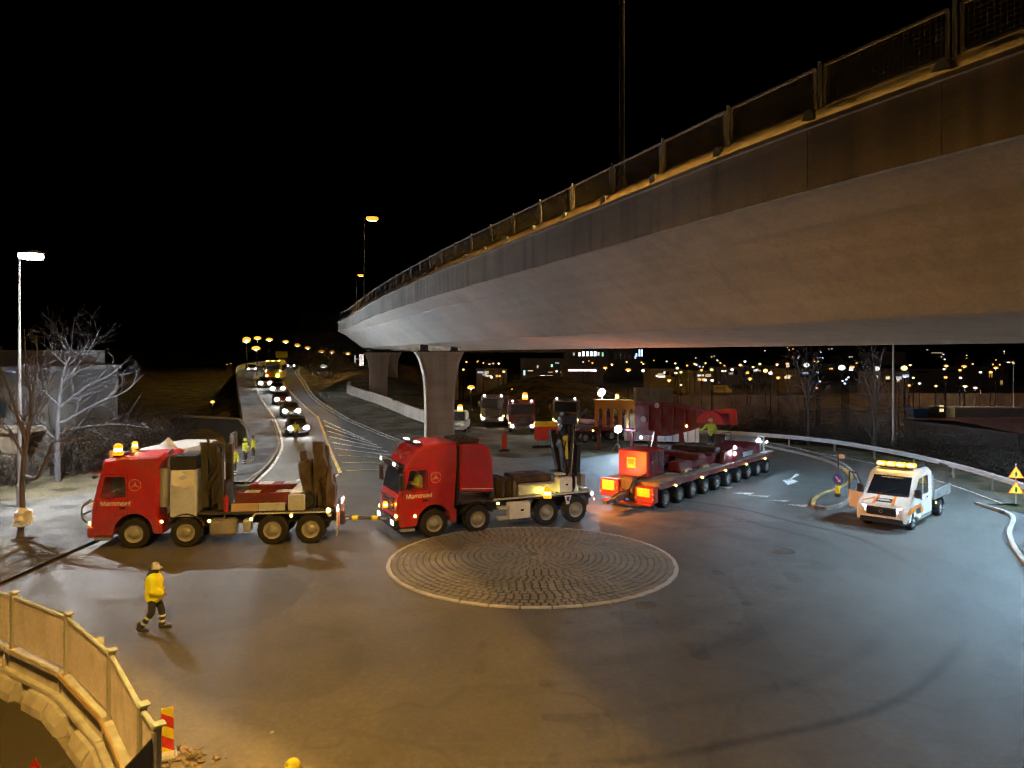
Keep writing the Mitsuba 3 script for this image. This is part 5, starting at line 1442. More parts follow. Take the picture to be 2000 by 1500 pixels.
# ------------------------------------------------------------------ crash barrier
gr = thing('crash_barrier', 'long curved steel crash barrier along the outside of the right lane', 'crash barrier')
GB = even(np.vstack([cr([(10.5, 65.6), (14.0, 65.2)], .5), GUARD[4:] + np.array([.3, .35])]), 0.5)
gt, gn = normals2(GB)
prof = [(0, .42), (.03, .46), (.03, .52), (-.03, .57), (.03, .62), (.03, .68), (0, .74), (-.02, .72), (-.06, .57), (-.02, .44)]
for a in range(0, len(GB) - 1, 8):
    b = min(a + 8, len(GB) - 1)
    v = np.array([[(*(GB[i] - gn[i] * (-o)), z + .12 + float(gz(*GB[i]) * 0)) for o, z in prof] for i in range(a, b + 1)]).reshape(-1, 3)
    nq = len(prof)
    i, j = np.meshgrid(np.arange(b - a), np.arange(nq), indexing='ij')
    q = np.stack([i * nq + j, i * nq + (j + 1) % nq, (i + 1) * nq + (j + 1) % nq, (i + 1) * nq + j], -1).reshape(-1, 4)
    part(gr, 'rail', trimesh.Trimesh(v, np.vstack([q[:, [0, 1, 2]], q[:, [0, 2, 3]]]), process=False), 'rail_steel')
for a in range(2, len(GB), 8):
    p = GB[a] - gn[a] * .1
    part(gr, 'post', MB().box(p[0] - .05, p[0] + .05, p[1] - .06, p[1] + .06, -.4, .86), 'galvanised')

# ------------------------------------------------------------------ low wall and parapet of the climbing road
lw = thing('retaining_wall', 'low pale concrete wall below the viaduct piers beside the climbing road', 'wall')
LW = even(cr([(-7.2, 73.5), (-10.5, 79.5), (-15, 90), (-19.5, 99), (-23, 106), (-24, 112)], .5), 1.0)
for a in range(0, len(LW) - 1, 4):
    b = min(a + 4, len(LW) - 1)
    t, nr = normals2(LW)
    p, q_ = LW[a] + t[a] * .015, LW[b] - t[b] * .015
    pts = []
    for c, n_ in ((p, nr[a]), (q_, nr[b])):
        z = float(gz(*c))
        pts += [(*(c + n_ * o), zz) for o in (-.15, .15) for zz in (z - .3, z + 1.15)]
    part(lw, 'wall_panel', MB().hull(pts), 'concrete_pale')
pa = thing('road_parapet', 'pale metal parapet along the pavement of the climbing road', 'parapet')
PA = even(cr(np.vstack([[(-21.4, 57.5)], WALK_L[2:] + np.array([.15, 0])]), 1), 2.0)[:78]
for a in range(len(PA) - 1):
    p, q_ = PA[a], PA[a + 1]
    za, zb = float(gz(p[0] + .3, p[1])) + .1, float(gz(q_[0] + .3, q_[1])) + .1
    d = (q_ - p) / np.linalg.norm(q_ - p)
    n_ = np.array([d[1], -d[0]])
    pts = [(*(c + n_ * o), zz) for c, z in ((p + d * .02, za), (q_ - d * .02, zb)) for o in (-.05, .05) for zz in (z - .6, z + 1.05)]
    part(pa, 'panel', MB().hull(pts), 'white_paint' if a in (1, 2, 3) else 'tarnished_alu')  # white panels paint in the headlight brightness on this stretch
    part(pa, 'handrail', MB().beam((*p, za + 1.15), (*q_, zb + 1.15), .08, .06), 'galvanised')
# portal wall with an arched opening below the pavement
ar = thing('underpass_portal', 'dark arched underpass portal beneath the pavement of the climbing road', 'underpass')
MP = frame(-21.6, 60.5, -.2, (-1, .1))
pw = sg.Polygon([(-.6, -.5), (5.6, -.5), (5.6, 2.3), (4.6, 2.5), (.0, 2.3), (-.6, 1.6)]).difference(sg.Polygon([(1.0, -1), (5.0, -1)] + [(3.0 + 2.0 * math.cos(t), .3 + 1.3 * math.sin(t)) for t in np.linspace(0, math.pi, 13)]))
m = trimesh.creation.extrude_polygon(pw, .5, engine='earcut')
part(ar, 'wall', trimesh.Trimesh(np.asarray(m.vertices)[:, [0, 2, 1]], np.asarray(m.faces)[:, ::-1]), 'olive_paint', MP)
part(ar, 'coping', MB().beam((0, .25, 2.36), (4.6, .25, 2.56), .6, .12), 'dark_wall', MP)

# ------------------------------------------------------------------ signs
sp = at(1637, 975)
ks = thing('keep_right_sign', 'blue sign with a white arrow on a slim post on the traffic island', 'sign')
MS = frame(sp[0], sp[1], .12, (-.75, -.66))
part(ks, 'post', MB().cyl((0, 0, 0), (0, 0, 2.15), .04, n=10), 'chassis', MS)
part(ks, 'disc', MB().lathe([(.003, .0), (.26, .0), (.265, .012), (.26, .025), (.003, .025)], (.05, .02, .90), (1, 0, 0), 24), 'sign_blue', MS)
part(ks, 'arrow', MB().hull([(x, y, z) for x in (.076, .082) for y, z in ((-.12, 1.02), (-.08, 1.06), (.10, .86), (.06, .82))]).hull([(x, y, z) for x in (.0765, .083) for y, z in ((.16, .76), (.15, .92), (.0, .78))]), 'sign_white', MS)
part(ks, 'marker', MB().cbox(.02, .14, -.1, .12, .18, .58, .02), 'yellow_paint', MS)
part(ks, 'marker_foot', MB().cbox(.01, .16, -.12, .14, .0, .17, .03), 'black_paint', MS)
part(ks, 'plate', MB().box(-.02, .0, .03, .33, 1.96, 2.16), 'sign_white', MS)
wp = pd(1984, 985, 36.6)
kw = thing('warning_sign', 'pair of yellow triangular warning signs on one post at the right edge', 'sign')
MW = frame(wp[0], wp[1], .12, (-.35, -.94))
part(kw, 'post', MB().cyl((0, 0, 0), (0, 0, 1.95), .035, n=10), 'galvanised', MW)
for z0, nm in ((1.25, 'upper'), (.50, 'lower')):
    tri = [(.36, z0), (-.36, z0), (0, z0 + .62)]
    t = numbered(kw + '__triangle')
    part(t, 'border', MB().prism(tri, .04, .055, 'x'), 'sign_red', MW)
    c = (0, z0 + .21)
    part(t, 'face', MB().prism([(c[0] + (a - c[0]) * .88, c[1] + (b - c[1]) * .88) for a, b in tri], .056, .062, 'x'), 'yellow_paint', MW)
    part(t, 'symbol', MB().prism([(.03, z0 + .09), (-.03, z0 + .09), (-.05, z0 + .24), (0, z0 + .34), (.05, z0 + .24)], .063, .067, 'x'), 'dark_cloth', MW)
rp = at(1067, 872)
kb = thing('notice_board', 'red and yellow board on legs on the verge beyond the second truck', 'sign')
MN = frame(rp[0], rp[1], 0, (0, -1))
part(kb, 'board', MB().box(-.03, .03, -.95, .95, .55, 1.55), 'sign_red', MN)
part(kb, 'top_board', MB().box(-.03, .03, -.95, .95, 1.56, 2.0), 'yellow_paint', MN)
for y in (-.7, .7):
    part(kb, 'leg', MB().beam((-.05, y, -.1), (-.05, y, 1.9), .08, .06), 'wood', MN)
part(kb, 'ballast', MB().cbox(-.3, .3, -1.1, 1.1, -.05, .12, .04), 'rubber', MN)
q = at(985, 880)
km = thing('marker_post', 'red marker post with a foot left of the red and yellow board', 'marker post')
part(km, 'panel', MB().cbox(q[0] - .18, q[0] + .18, q[1] - .03, q[1] + .03, .12, 1.25, .02), 'sign_red')
part(km, 'foot', MB().cbox(q[0] - .4, q[0] + .4, q[1] - .22, q[1] + .22, -.05, .12, .04), 'rubber')
dsx = pd(550, 690, 150)
kd = thing('direction_sign', 'yellow road direction sign on a post above the top of the climbing road', 'sign')
MD2 = frame(dsx[0], dsx[1], float(gz(dsx[0], dsx[1])), (.3, -.95))
part(kd, 'board', MB().cbox(-.05, .05, -1.15, 1.15, 2.9, 4.2, .02), 'yellow_paint', MD2)
part(kd, 'lower_board', MB().cbox(-.05, .05, -.5, .5, 2.0, 2.75, .02), 'yellow_paint', MD2)
part(kd, 'post', MB().cyl((-.1, .6, 0), (-.1, .6, 4.1), .07, n=8), 'galvanised', MD2)
part(kd, 'post', MB().cyl((-.1, -.6, 0), (-.1, -.6, 4.1), .07, n=8), 'galvanised', MD2)

# ------------------------------------------------------------------ foreground site fence
FP = [np.array(p) for p in ((-13.3, 18.0), (-11.1, 16.85), (-9.1, 15.5), (-7.2, 13.6), (-5.62, 11.5), (-5.08, 10.85))]
names = ['leftmost piece of the pale site fence, cut by the left edge', 'second piece of the pale site fence from the left edge', 'third piece of the pale site fence, in the middle of its curve', 'fourth piece of the pale site fence, where it bends towards the camera', 'short end piece of the pale site fence beside the striped marker']
for a in range(5):
    p, q_ = FP[a], FP[a + 1]
    k = thing('fence_panel', names[a], 'fence', 'pieces of the site fence on barrier blocks')
    Lf = np.linalg.norm(q_ - p)
    MF = frame(p[0], p[1], .05, q_ - p)       # x along the fence, y to the road side
    short = a == 4
    e0, e1 = .05, Lf - .05
    body = [(-.26, 0), (-.26, .10), (-.16, .30), (-.11, .72), (-.16, .74), (-.16, .82), (.16, .82), (.16, .74), (.11, .72), (.16, .30), (.26, .10), (.26, 0)]
    part(k, 'barrier_body', MB().prism([(y, z) for y, z in body], e0 + .03, e1 - .03, 'x', .02, .04), 'barrier_plastic', MF)
    part(k, 'lower_rail', MB().cbox(e0, e1, -.20, -.155, .78, .90, .015), 'wood' if a in (2, 3) else 'barrier_plastic', MF)  # wood colour on two rails imitates the orange light falling there
    part(k, 'ledge', MB().cbox(e0, e1, -.27, -.12, .36, .46, .02), 'barrier_plastic', MF)
    nb = 1 if short else 2
    for x in np.linspace(e0 + .45, e1 - .45, nb) if nb > 1 else [Lf / 2]:
        part(k, 'foot', MB().hull([(x + i * w, y, z) for i in (-1, 1) for w, y, z in ((.50, -.22, .36), (.46, -.34, .34), (.42, -.46, .16), (.42, -.48, -.03), (.5, -.2, -.03))]), 'barrier_plastic', MF)
    vv = MB().cbox(e0 + .07, e1 - .07, -.02, .02, .90, 1.90, .008)
    part(k, 'panel', vv, 'hoarding', MF)
    part(k, 'top_rail', MB().cbox(e0, e1, -.04, .04, 1.90, 1.97, .015), 'pale_box', MF)
    part(k, 'post', MB().cbox(e0 - .06, e0 + .06, -.07, .06, .3, 2.02, .012), 'rail_dark', MF)
    part(k, 'post_cap', MB().cbox(e0 - .09, e0 + .09, -.06, .10, 2.02, 2.06, .01), 'pale_box', MF)
    if short:
        part(k, 'post', MB().cbox(e1 - .03, e1 + .07, -.06, .06, .3, 2.0, .012), 'rail_dark', MF)
        part(k, 'post_cap', MB().cbox(e1 - .06, e1 + .1, -.06, .12, 2.0, 2.04, .01), 'pale_box', MF)
ec = thing('end_sheet', 'dark sheet hanging at the end of the site fence', 'sheet')
ME = frame(FP[5][0], FP[5][1], .05, (-.35, -.94))
part(ec, 'sheet', MB().hull([(x, y, z) for y in (-.012, .012) for x, z in ((.1, .2), (.1, 1.88), (1.6, 1.3), (2.4, .9), (2.4, .2))]), 'black_paint', ME)
part(ec, 'pole', MB().beam((.06, 0, 0), (.06, 0, 1.95), .05, .05), 'galvanised', ME)


def stripes_board(k, M, w, h, z0, n, cols, t=.02, slope=.55):
    """diagonal bands cut out of one board, each its own part"""
    H = h / n
    board = sg.box(-w / 2, z0, w / 2, z0 + h)
    for q in range(-2, n + 2):
        z = z0 + q * H
        band = sg.Polygon([(-w / 2, z + w * slope), (w / 2, z), (w / 2, z + H), (-w / 2, z + H + w * slope)]).intersection(board)
        if band.area > 1e-4:
            part(k, 'stripe', MB().prism(list(band.exterior.coords)[:-1], -t / 2, t / 2, 'x'), cols[q % 2], M)


dl = thing('marker_board', 'upright red and yellow striped marker board beside the end of the site fence', 'marker board')
dp_ = at(327, 1481)
MDl = frame(dp_[0], dp_[1], .02, (.45, -.89))
stripes_board(dl, MDl, .21, .80, .10, 4, ('sign_red', 'yellow_paint'), slope=.6)
part(dl, 'foot', MB().cbox(-.22, .22, -.16, .16, 0, .11, .04), 'barrier_plastic', MDl)
part(dl, 'back', MB().box(-.03, -.012, -.1, .1, .1, .9), 'galvanised', MDl)
d2 = thing('marker_board', 'marker board with a red top just showing over the site fence', 'marker board')
p2_ = pd(191, 1262, 14.6)
MDm = frame(p2_[0], p2_[1], .02, (.45, -.89))
stripes_board(d2, MDm, .22, 1.1, .8, 4, ('sign_red', 'sign_white'))
part(d2, 'post', MB().cyl((-.02, 0, 0), (-.02, 0, 1.9), .03, n=8), 'galvanised', MDm)
part(d2, 'foot', MB().cbox(-.3, .3, -.2, .2, 0, .12, .04), 'rubber', MDm)
wl = thing('warning_lamp', 'round yellow warning lamp on a striped board at the bottom edge', 'warning lamp')
p3_ = pd(572, 1500, 11.4)
ML = frame(p3_[0], p3_[1], .0, (.2, -.98))
part(wl, 'dome', MB().sphere((0, 0, p3_[2] + .02), .125, 9), 'yellow_paint', ML, smooth=True)
part(wl, 'case', MB().cbox(-.07, .07, -.1, .1, p3_[2] - .28, p3_[2] - .1, .02), 'black_paint', ML)
stripes_board(wl, ML, .26, .75, .12, 4, ('sign_red', 'sign_white'))
part(wl, 'foot', MB().cbox(-.35, .35, -.2, .2, 0, .12, .04), 'rubber', ML)
ws = thing('roadwork_sign', 'tip of a red bordered triangular sign leaning in the lower left corner', 'sign')
p4_ = pd(60, 1468, 11.9)
MT = frame_up(p4_[0], p4_[1], .05, (.25, -.97), -.12)
ht = p4_[2] - .1
tri = [(-.42, ht - .75), (.42, ht - .75), (.10, ht)]
part(ws, 'border', MB().prism(tri, -.012, .0, 'x'), 'sign_red', MT)
cc = (.03, ht - .5)
part(ws, 'face', MB().prism([(cc[0] + (a - cc[0]) * .72, cc[1] + (b - cc[1]) * .72) for a, b in tri], .001, .006, 'x'), 'sign_white', MT)
part(ws, 'leg', MB().beam((-.05, -.3, 0), (-.02, -.2, ht - .5), .03, .03).beam((-.05, .3, 0), (-.02, .2, ht - .5), .03, .03), 'galvanised', MT)
# rubble heap by the marker board
rub = MB()
rng = np.random.default_rng(8)
for q in range(55):
    c = at(365 + rng.normal(0, 34), 1488 + rng.normal(0, 16))
    s = rng.uniform(.02, .085) * (1.6 if q < 8 else 1)
    pts = rng.normal(0, 1, (9, 3))
    pts = pts / np.linalg.norm(pts, axis=1, keepdims=True) * s * [1.2, 1, .7] + [c[0], c[1], .015 + s * .45]
    rub.hull(pts)
single('rubble', 'small heap of stones and broken asphalt by the striped marker board', 'rubble', rub, 'concrete_c', kind='stuff')
single('stone', 'small pale stone lying alone on the asphalt near the bottom edge', 'stone', MB().hull(np.random.default_rng(1).normal(0, .025, (10, 3)) + at(533, 1433) + [0, 0, .02]), 'concrete_pale')
q = at(686, 1007)

# ------------------------------------------------------------------ bare trees and shrubs
def grow(mb, p, d, length, r, depth, rng, bend=.25, spread=.6, up=.12, kids=(2, 4), tip=.012, sides=5):
    n = max(3, int(length / .45))
    pts, q, dd = [np.array(p)], np.array(p, float), np.array(d, float)
    for i in range(n):
        dd = dd + rng.normal(0, bend, 3) * .35 + [0, 0, up * .3]
        dd /= np.linalg.norm(dd)
        q = q + dd * length / n
        pts.append(q.copy())
    rr = np.linspace(r, max(r * .45, tip), n + 1)
    mb.tube(pts, rr, sides if r > .03 else 4 if r > .015 else 3, caps=False)
    if depth:
        for c in range(rng.integers(*kids) + (1 if depth > 1 else 2)):
            t = rng.uniform(.25, 1.0)
            i = min(int(t * n), n - 1)
            b = pts[i] + (pts[i + 1] - pts[i]) * (t * n - i)
            side = rng.normal(0, 1, 3)
            side -= dd * (side @ dd)
            side /= np.linalg.norm(side)
            nd = dd * (1 - spread * .5) + side * spread * rng.uniform(.7, 1.3)
            grow(mb, b, nd / np.linalg.norm(nd), length * rng.uniform(.42, .68), max(rr[i] * .58, tip), depth - 1, rng, bend, spread, up, kids, tip)


def bare_tree(p, limbs, label, trunk, seed, m='bark', depth=3, tm=None, group=None, **kw):
    """limbs: lists of points (each a main bough, first point on the trunk) and its base radius"""
    k = thing('bare_tree', label, 'tree', group)
    rng = np.random.default_rng(seed)
    tb = MB()
    tp = cr(trunk[0], .4)
    tb.tube(tp, np.linspace(trunk[1], trunk[2], len(tp)), 9)
    part(k, 'trunk', tb, tm or m, smooth=40)
    cb = MB()
    for pts, r in limbs:
        path = cr(pts, .35)
        path[1:] += np.cumsum(rng.normal(0, .018, (len(path) - 1, 3)), 0)
        rr = np.linspace(r, .018, len(path))
        cb.tube(path, rr, 6, caps=False)
        for t in np.arange(.22, 1.0, .11):
            i = min(int(t * (len(path) - 1)), len(path) - 2)
            d = path[i + 1] - path[i]
            d /= np.linalg.norm(d)
            side = rng.normal(0, 1, 3)
            side -= d * (side @ d)
            side /= np.linalg.norm(side)
            nd = d * .65 + side * .7 + [0, 0, .15]
            grow(cb, path[i], nd / np.linalg.norm(nd), rng.uniform(.8, 1.7) * (1.25 - t * .6) * kw.get('twig', 1.0), max(rr[i] * .5, .014), depth - 2, rng, tip=kw.get('tip', .011))
    part(k, 'crown', cb, m, smooth=40)
    return k


D = 31.0
P_ = lambda u, v, d=None: pd(u, v, D if d is None else d)
b0 = at(38, 1052)
bare_tree(b0, [([P_(45, 905), P_(60, 800, 31.4), P_(52, 700, 31.8), P_(48, 640, 32)], .09), ([P_(52, 870), P_(20, 760, 30.5), P_(-10, 690, 30)], .07), ([P_(58, 800, 31.4), P_(75, 700, 31), P_(70, 650, 31)], .05),
               ([P_(50, 840), P_(85, 770, 31.5), P_(105, 730, 32)], .05), ([P_(47, 930), P_(70, 930, 30.4), P_(92, 875, 30), P_(105, 862, 29.6), P_(200, 850, 29)], .085), ([P_(48, 900), P_(20, 840, 31), P_(-20, 800, 31)], .05)],
          'bare tree at the left edge with pale cloth tied round its trunk', ([b0, P_(44, 1000), P_(43, 940), P_(47, 890)], .13, .08), 11, twig=.8, tip=.008)
wr = thing('cloth_wrap', 'pale cloth tied round the trunk of the bare tree at the left edge', 'cloth')
c0 = P_(44, 1022, 30.3)
cl = MB().lathe([(.17, -.05), (.30, -.02), (.26, .12), (.33, .22), (.24, .36), (.29, .46), (.19, .60), (.16, .62)], (*c0[:2], c0[2]), (0.04, 0, 1), 16)
vv, ff = cl.arrays()
vv = vv + (meshkit.noise(vv * 5.0, 3)[:, None] - .5) * [.22, .22, .16]
cl = trimesh.Trimesh(vv, ff, process=False)
part(wr, 'flap', MB().hull([c0 + q for q in ([.15, -.2, .5], [.5, -.25, .55], [.55, -.2, .35], [.35, -.28, .0], [.15, -.25, .1], [.3, -.1, .3])]), 'sign_white')
part(wr, 'cloth', cl, 'sign_white')
D = 44.0
b1 = pd(112, 936, 44.0)
b1[2] = -.1
bare_tree(b1, [([P_(112, 850), P_(118, 760), P_(138, 690), P_(142, 650), P_(147, 615)], .12), ([P_(132, 690), P_(112, 655), P_(108, 632)], .06), ([P_(128, 712), P_(105, 690), P_(88, 652)], .06), ([P_(120, 750), P_(165, 700), P_(192, 668)], .065),
               ([P_(112, 800), P_(165, 760), P_(215, 735), P_(250, 706)], .09), ([P_(112, 830), P_(180, 790), P_(235, 765), P_(276, 730)], .085), ([P_(112, 850), P_(150, 835), P_(230, 828), P_(290, 835)], .06), ([P_(115, 790), P_(80, 760), P_(60, 735)], .06),
               ([P_(112, 860), P_(70, 820), P_(40, 800)], .05), ([P_(135, 680), P_(170, 690, 43), P_(200, 640, 42.5)], .045)],
          'big bare tree with white lit branches reaching up beside the leading truck', ([b1, P_(112, 920), P_(112, 850)], .20, .14), 23, m='bark_pale', twig=1.25, tip=.008)
for u, v, d, h, sd, lb in ((1578, 862, 68, 9.2, 5, 'slender pale birch left of the tall lamp post on the right'), (1708, 888, 58, 8.6, 6, 'slender pale birch close beside the tall lamp post on the right')):
    x = (u - U0) * d / PX
    g = float(gz(x, d))
    P2 = lambda du, z, dd=0.0: np.array([x + du, d + dd, z])
    top = 7.4
    bare_tree((x, d, g), [([P2(.05, 2.6), P2(.35, 5.0), P2(.9, top, .5)], .09), ([P2(.05, 2.2), P2(-.5, 4.4, -.3), P2(-1.2, 6.8, -.4)], .08), ([P2(.1, 3.4), P2(.1, 5.6), P2(-.2, top + .8)], .07), ([P2(0, 1.2), P2(.8, 2.6), P2(1.6, 4.4)], .05), ([P2(0, .6), P2(-.9, 2.0), P2(-1.8, 3.6)], .05)],
              lb, ([(x, d, g - .3), P2(.03, g + 2), P2(.05, 2.6)], .16, .10), sd, m='bark', tm='bark_pale', twig=1.4, tip=.015)


def shrub(x, y, h, w, seed, label, group=None, m='twig', n=70):
    k = thing('shrub', label, 'shrub', group)
    rng = np.random.default_rng(seed)
    g = float(gz(x, y))
    tw = MB()
    for q in range(n):
        a, r0 = rng.uniform(0, 6.28), rng.uniform(0, .35) * w
        p = np.array([x + r0 * math.cos(a), y + r0 * math.sin(a), g - .1])
        d = np.array([math.cos(a) * rng.uniform(.1, .8), math.sin(a) * rng.uniform(.1, .8), 1.0])
        d /= np.linalg.norm(d)
        grow(tw, p, d, h * rng.uniform(.5, .95), .022, 1, rng, bend=.5, spread=.8, kids=(3, 6), tip=.009)
    part(k, 'stems', tw, m, kind='stuff')
    lf = MB()
    nl = n * 22
    c = rng.normal(0, 1, (nl, 3))
    c /= np.linalg.norm(c, axis=1, keepdims=True) + 1e-9
    c *= (rng.random((nl, 1)) ** .45)
    lump = .65 + .6 * meshkit.noise(c * 2.3 + seed)
    c = c * lump[:, None] * [w * .62, w * .62, h * .5] + [x, y, g + h * .48]
    a, b = rng.normal(0, 1, (nl, 3)), rng.normal(0, 1, (nl, 3))
    s = rng.uniform(.05, .13, (nl, 1))
    a, b = a / np.linalg.norm(a, axis=1, keepdims=True) * s, b / np.linalg.norm(b, axis=1, keepdims=True) * s * .5
    v = np.stack([c - a, c + b, c + a, c - b], 1).reshape(-1, 3)
    i = np.arange(nl)[:, None] * 4
    lf.add(v, np.vstack([i + [0, 1, 2], i + [0, 2, 3]]))
    part(k, 'leaves', lf, 'shrub_leaf', kind='stuff')
    return k


ORD = ['first', 'second', 'third', 'fourth', 'fifth', 'sixth', 'seventh', 'eighth', 'ninth', 'tenth', 'eleventh', 'twelfth', 'thirteenth', 'fourteenth', 'fifteenth', 'sixteenth']
SG = 'dark shrubs behind the crash barrier'
sl = 'dark bushy shrub in the thicket behind the crash barrier'
for q, (u, d, h, w) in enumerate(sorted(((1500, 76, 4.6, 5.5), (1545, 72, 5.0, 5), (1620, 68, 5.2, 6), (1670, 64, 4.8, 5), (1735, 60, 5.4, 5), (1775, 56, 5.6, 5), (1815, 55, 6.2, 6), (1860, 53, 5.8, 6), (1905, 51, 5.6, 5.5), (1945, 48, 5.2, 5), (1985, 46, 5.0, 5), (2030, 44, 5.0, 5), (1960, 56, 6.0, 6), (1640, 78, 5.2, 6), (1560, 84, 5.0, 6), (1440, 82, 4.4, 5)))):
    h = 1.4 + .5 * math.sin(q * 2.3) - float(gz((u - U0) * d / PX, d))
    shrub((u - U0) * d / PX, d, h, w, 40 + q, f'dark bushy shrub behind the crash barrier, {ORD[q]} of the sixteen from the left', SG)
SG2 = 'bare twiggy bushes on the left behind the leading truck'
for q, (u, d, h, w) in enumerate(sorted(((150, 47, 3.2, 3.6), (195, 49, 3.4, 3.6), (240, 52, 3.0, 3.4), (285, 55, 3.0, 3.4), (20, 43, 2.0, 3), (340, 60, 3.2, 3.2), (120, 53, 4.2, 4.2), (180, 57, 4.6, 4.6)))):
    shrub((u - U0) * d / PX, d, h, w, 70 + q, f'bare twiggy bush behind the leading truck, {ORD[q]} of the eight from the left', SG2, m='bark', n=46)
LB4 = ['the nearest and lowest', 'the leftmost', 'the tallest', 'the rightmost']
for q, (u, d, h, w) in enumerate(((640, 132, 6, 7), (600, 190, 14, 14), (655, 175, 15, 14), (700, 170, 12, 12))):
    x = (u - U0) * d / PX
    shrub(x, d, h, w, 90 + q, f'dark tree mass left of the viaduct beyond the climbing road, {LB4[q]}', 'dark trees left of the viaduct', n=60)

# ------------------------------------------------------------------ buildings
def building(name, label, cx, cy, w, dpt, z0, z1, wall, heading=(1, 0), rows=(), roof='dark_wall', cat='building', group=None, glow=()):
    k = thing(name, label, cat, group)
    M = frame(cx, cy, 0, heading)
    part(k, 'wall', MB().box(-w / 2, w / 2, -dpt / 2, dpt / 2, z0, z1), wall, M)
    part(k, 'roof', MB().box(-w / 2 - .2, w / 2 + .2, -dpt / 2 - .2, dpt / 2 + .2, z1, z1 + .3), roof, M)
    for x, z, ww, hh, em in rows:
        part(k, 'window', MB().box(x - ww / 2, x + ww / 2, -dpt / 2 - .06, -dpt / 2 + .02, z - hh / 2, z + hh / 2), 'dark_glass' if em is None else 'lens_off', M, emit=em, weight=.004)
    return k, M


def px_windows(cx, cy, dpt, items, heading=(1, 0)):
    """(u, v, width px, height px, light) of the facade nearest to the camera"""
    d = cy - dpt / 2
    return [((u - U0) * d / PX - cx, CAM - (v - V0) * d / PX, w * d / PX, h * d / PX, e) for u, v, w, h, e in items]


WH, BL, WA, OR, PKC = np.array([1, 1, .95]), np.array([.35, .6, 1.0]), np.array([1, .8, .45]), np.array([1, .5, .12]), np.array([1, .6, .62])
d = 46.0
xw = [(17, 722, 10, 8, BL * 1.2), (28, 724, 7, 8, BL * .8), (50, 718, 5, 14, np.array([.5, .8, 1]) * 1.0), (5, 800, 14, 30, None), (-30, 720, 12, 10, None)]
kbl, MBl = building('building', 'pale building with a lit canopy at the left edge behind the bare trees', -36.2, 50, 16.2, 8, -.2, 6.3, 'plaster', rows=px_windows(-36.2, 50, 8, xw))
part(kbl, 'upper_storey', MB().box(-8, 7.2, -3.0, 4, 6.6, 7.6), 'dark_wall', MBl)
part(kbl, 'canopy', MB().cbox(-8, 8.0, -6.0, -4.02, 2.72, 3.05, .03), 'concrete_c', MBl)
for x in (-6.5, -3.2, .2, 3.4, 6.6):
    part(kbl, 'column', MB().cbox(x - .35, x + .35, -5.8, -5.1, -.1, 2.71, .03), 'concrete_b', MBl)
part(kbl, 'terrace_wall', MB().cbox(-8, 4.5, -12.5, -12.1, -.1, 1.0, .03), 'concrete_b', MBl)
part(kbl, 'door', MB().box(-2.0, .0, -4.05, -4.0, 0, 2.3), 'dark_glass', MBl)
d = 420
office = [(1132 + 7.6 * q, 691, 5, 9, WH * np.array([.8, .95, 1.1]) * 2.2) for q in range(5)] + [(1169, 691, 4, 7, WH * .6), (1121, 691, 4, 7, WH * .3), (1177, 692, 3, 8, np.array([.3, .8, .5]))]
building('building', 'dark office block with a row of bright white windows seen under the viaduct', (1146 - U0) * d / PX, d + 12, 24, 24, -5, 12, 'dark_wall', rows=px_windows((1146 - U0) * d / PX, d + 12, 24, office))
office2 = [(1243, 693, 3, 7, BL * 2), (1249, 689, 3, 14, BL * 3), (1254, 689, 3, 14, BL * 3), (1241, 698, 3, 6, np.array([.5, .8, 1]) * 1.2)] + [(1185 + 9 * q, 695, 3, 14, None) for q in range(6)]
building('building', 'ribbed grey block right of the office with the bright windows', (1215 - U0) * d / PX, d + 14, 23, 24, -5, 9.5, 'plaster', rows=px_windows((1215 - U0) * d / PX, d + 14, 24, office2))
d = 330
hall = [(1024, 728, 4, 10, np.array([.5, .9, .8])), (1036, 724, 10, 2, WA * .7), (1075, 727, 10, 2, OR * .5), (1087, 725, 4, 4, WH), (1098, 727, 8, 2, WA * .7), (1078, 714, 4, 6, np.array([.4, .8, .6])), (1060, 734, 9, 3, WH * 1.2), (1074, 735, 12, 3, np.array([.7, .9, 1]) * 1.1), (1100, 733, 8, 4, WH * .6), (1050, 716, 3, 6, WH * .4), (1088, 709, 8, 3, BL * .5)]
building('building', 'long dark hall with scattered lit windows left of the office block', (1064 - U0) * d / PX, d + 10, 21, 20, -5, 5, 'dark_wall', rows=px_windows((1064 - U0) * d / PX, d + 10, 20, hall))
d = 300
shop = [(1137, 723, 54, 4, PKC * 3.2), (1160, 724, 10, 3, WH * 2.5)]
building('building', 'low shop with a long glowing pink front under the viaduct', (1140 - U0) * d / PX, d + 8, 16, 12, -5, 1.5, 'dark_wall', rows=px_windows((1140 - U0) * d / PX, d + 8, 12, shop))
d = 205
building('building', 'low pale wall-like shed left of the grassy mound', (1030 - U0) * d / PX, d + 5, 7, 5, -4.6, -.4, 'plaster', roof='dark_wall')
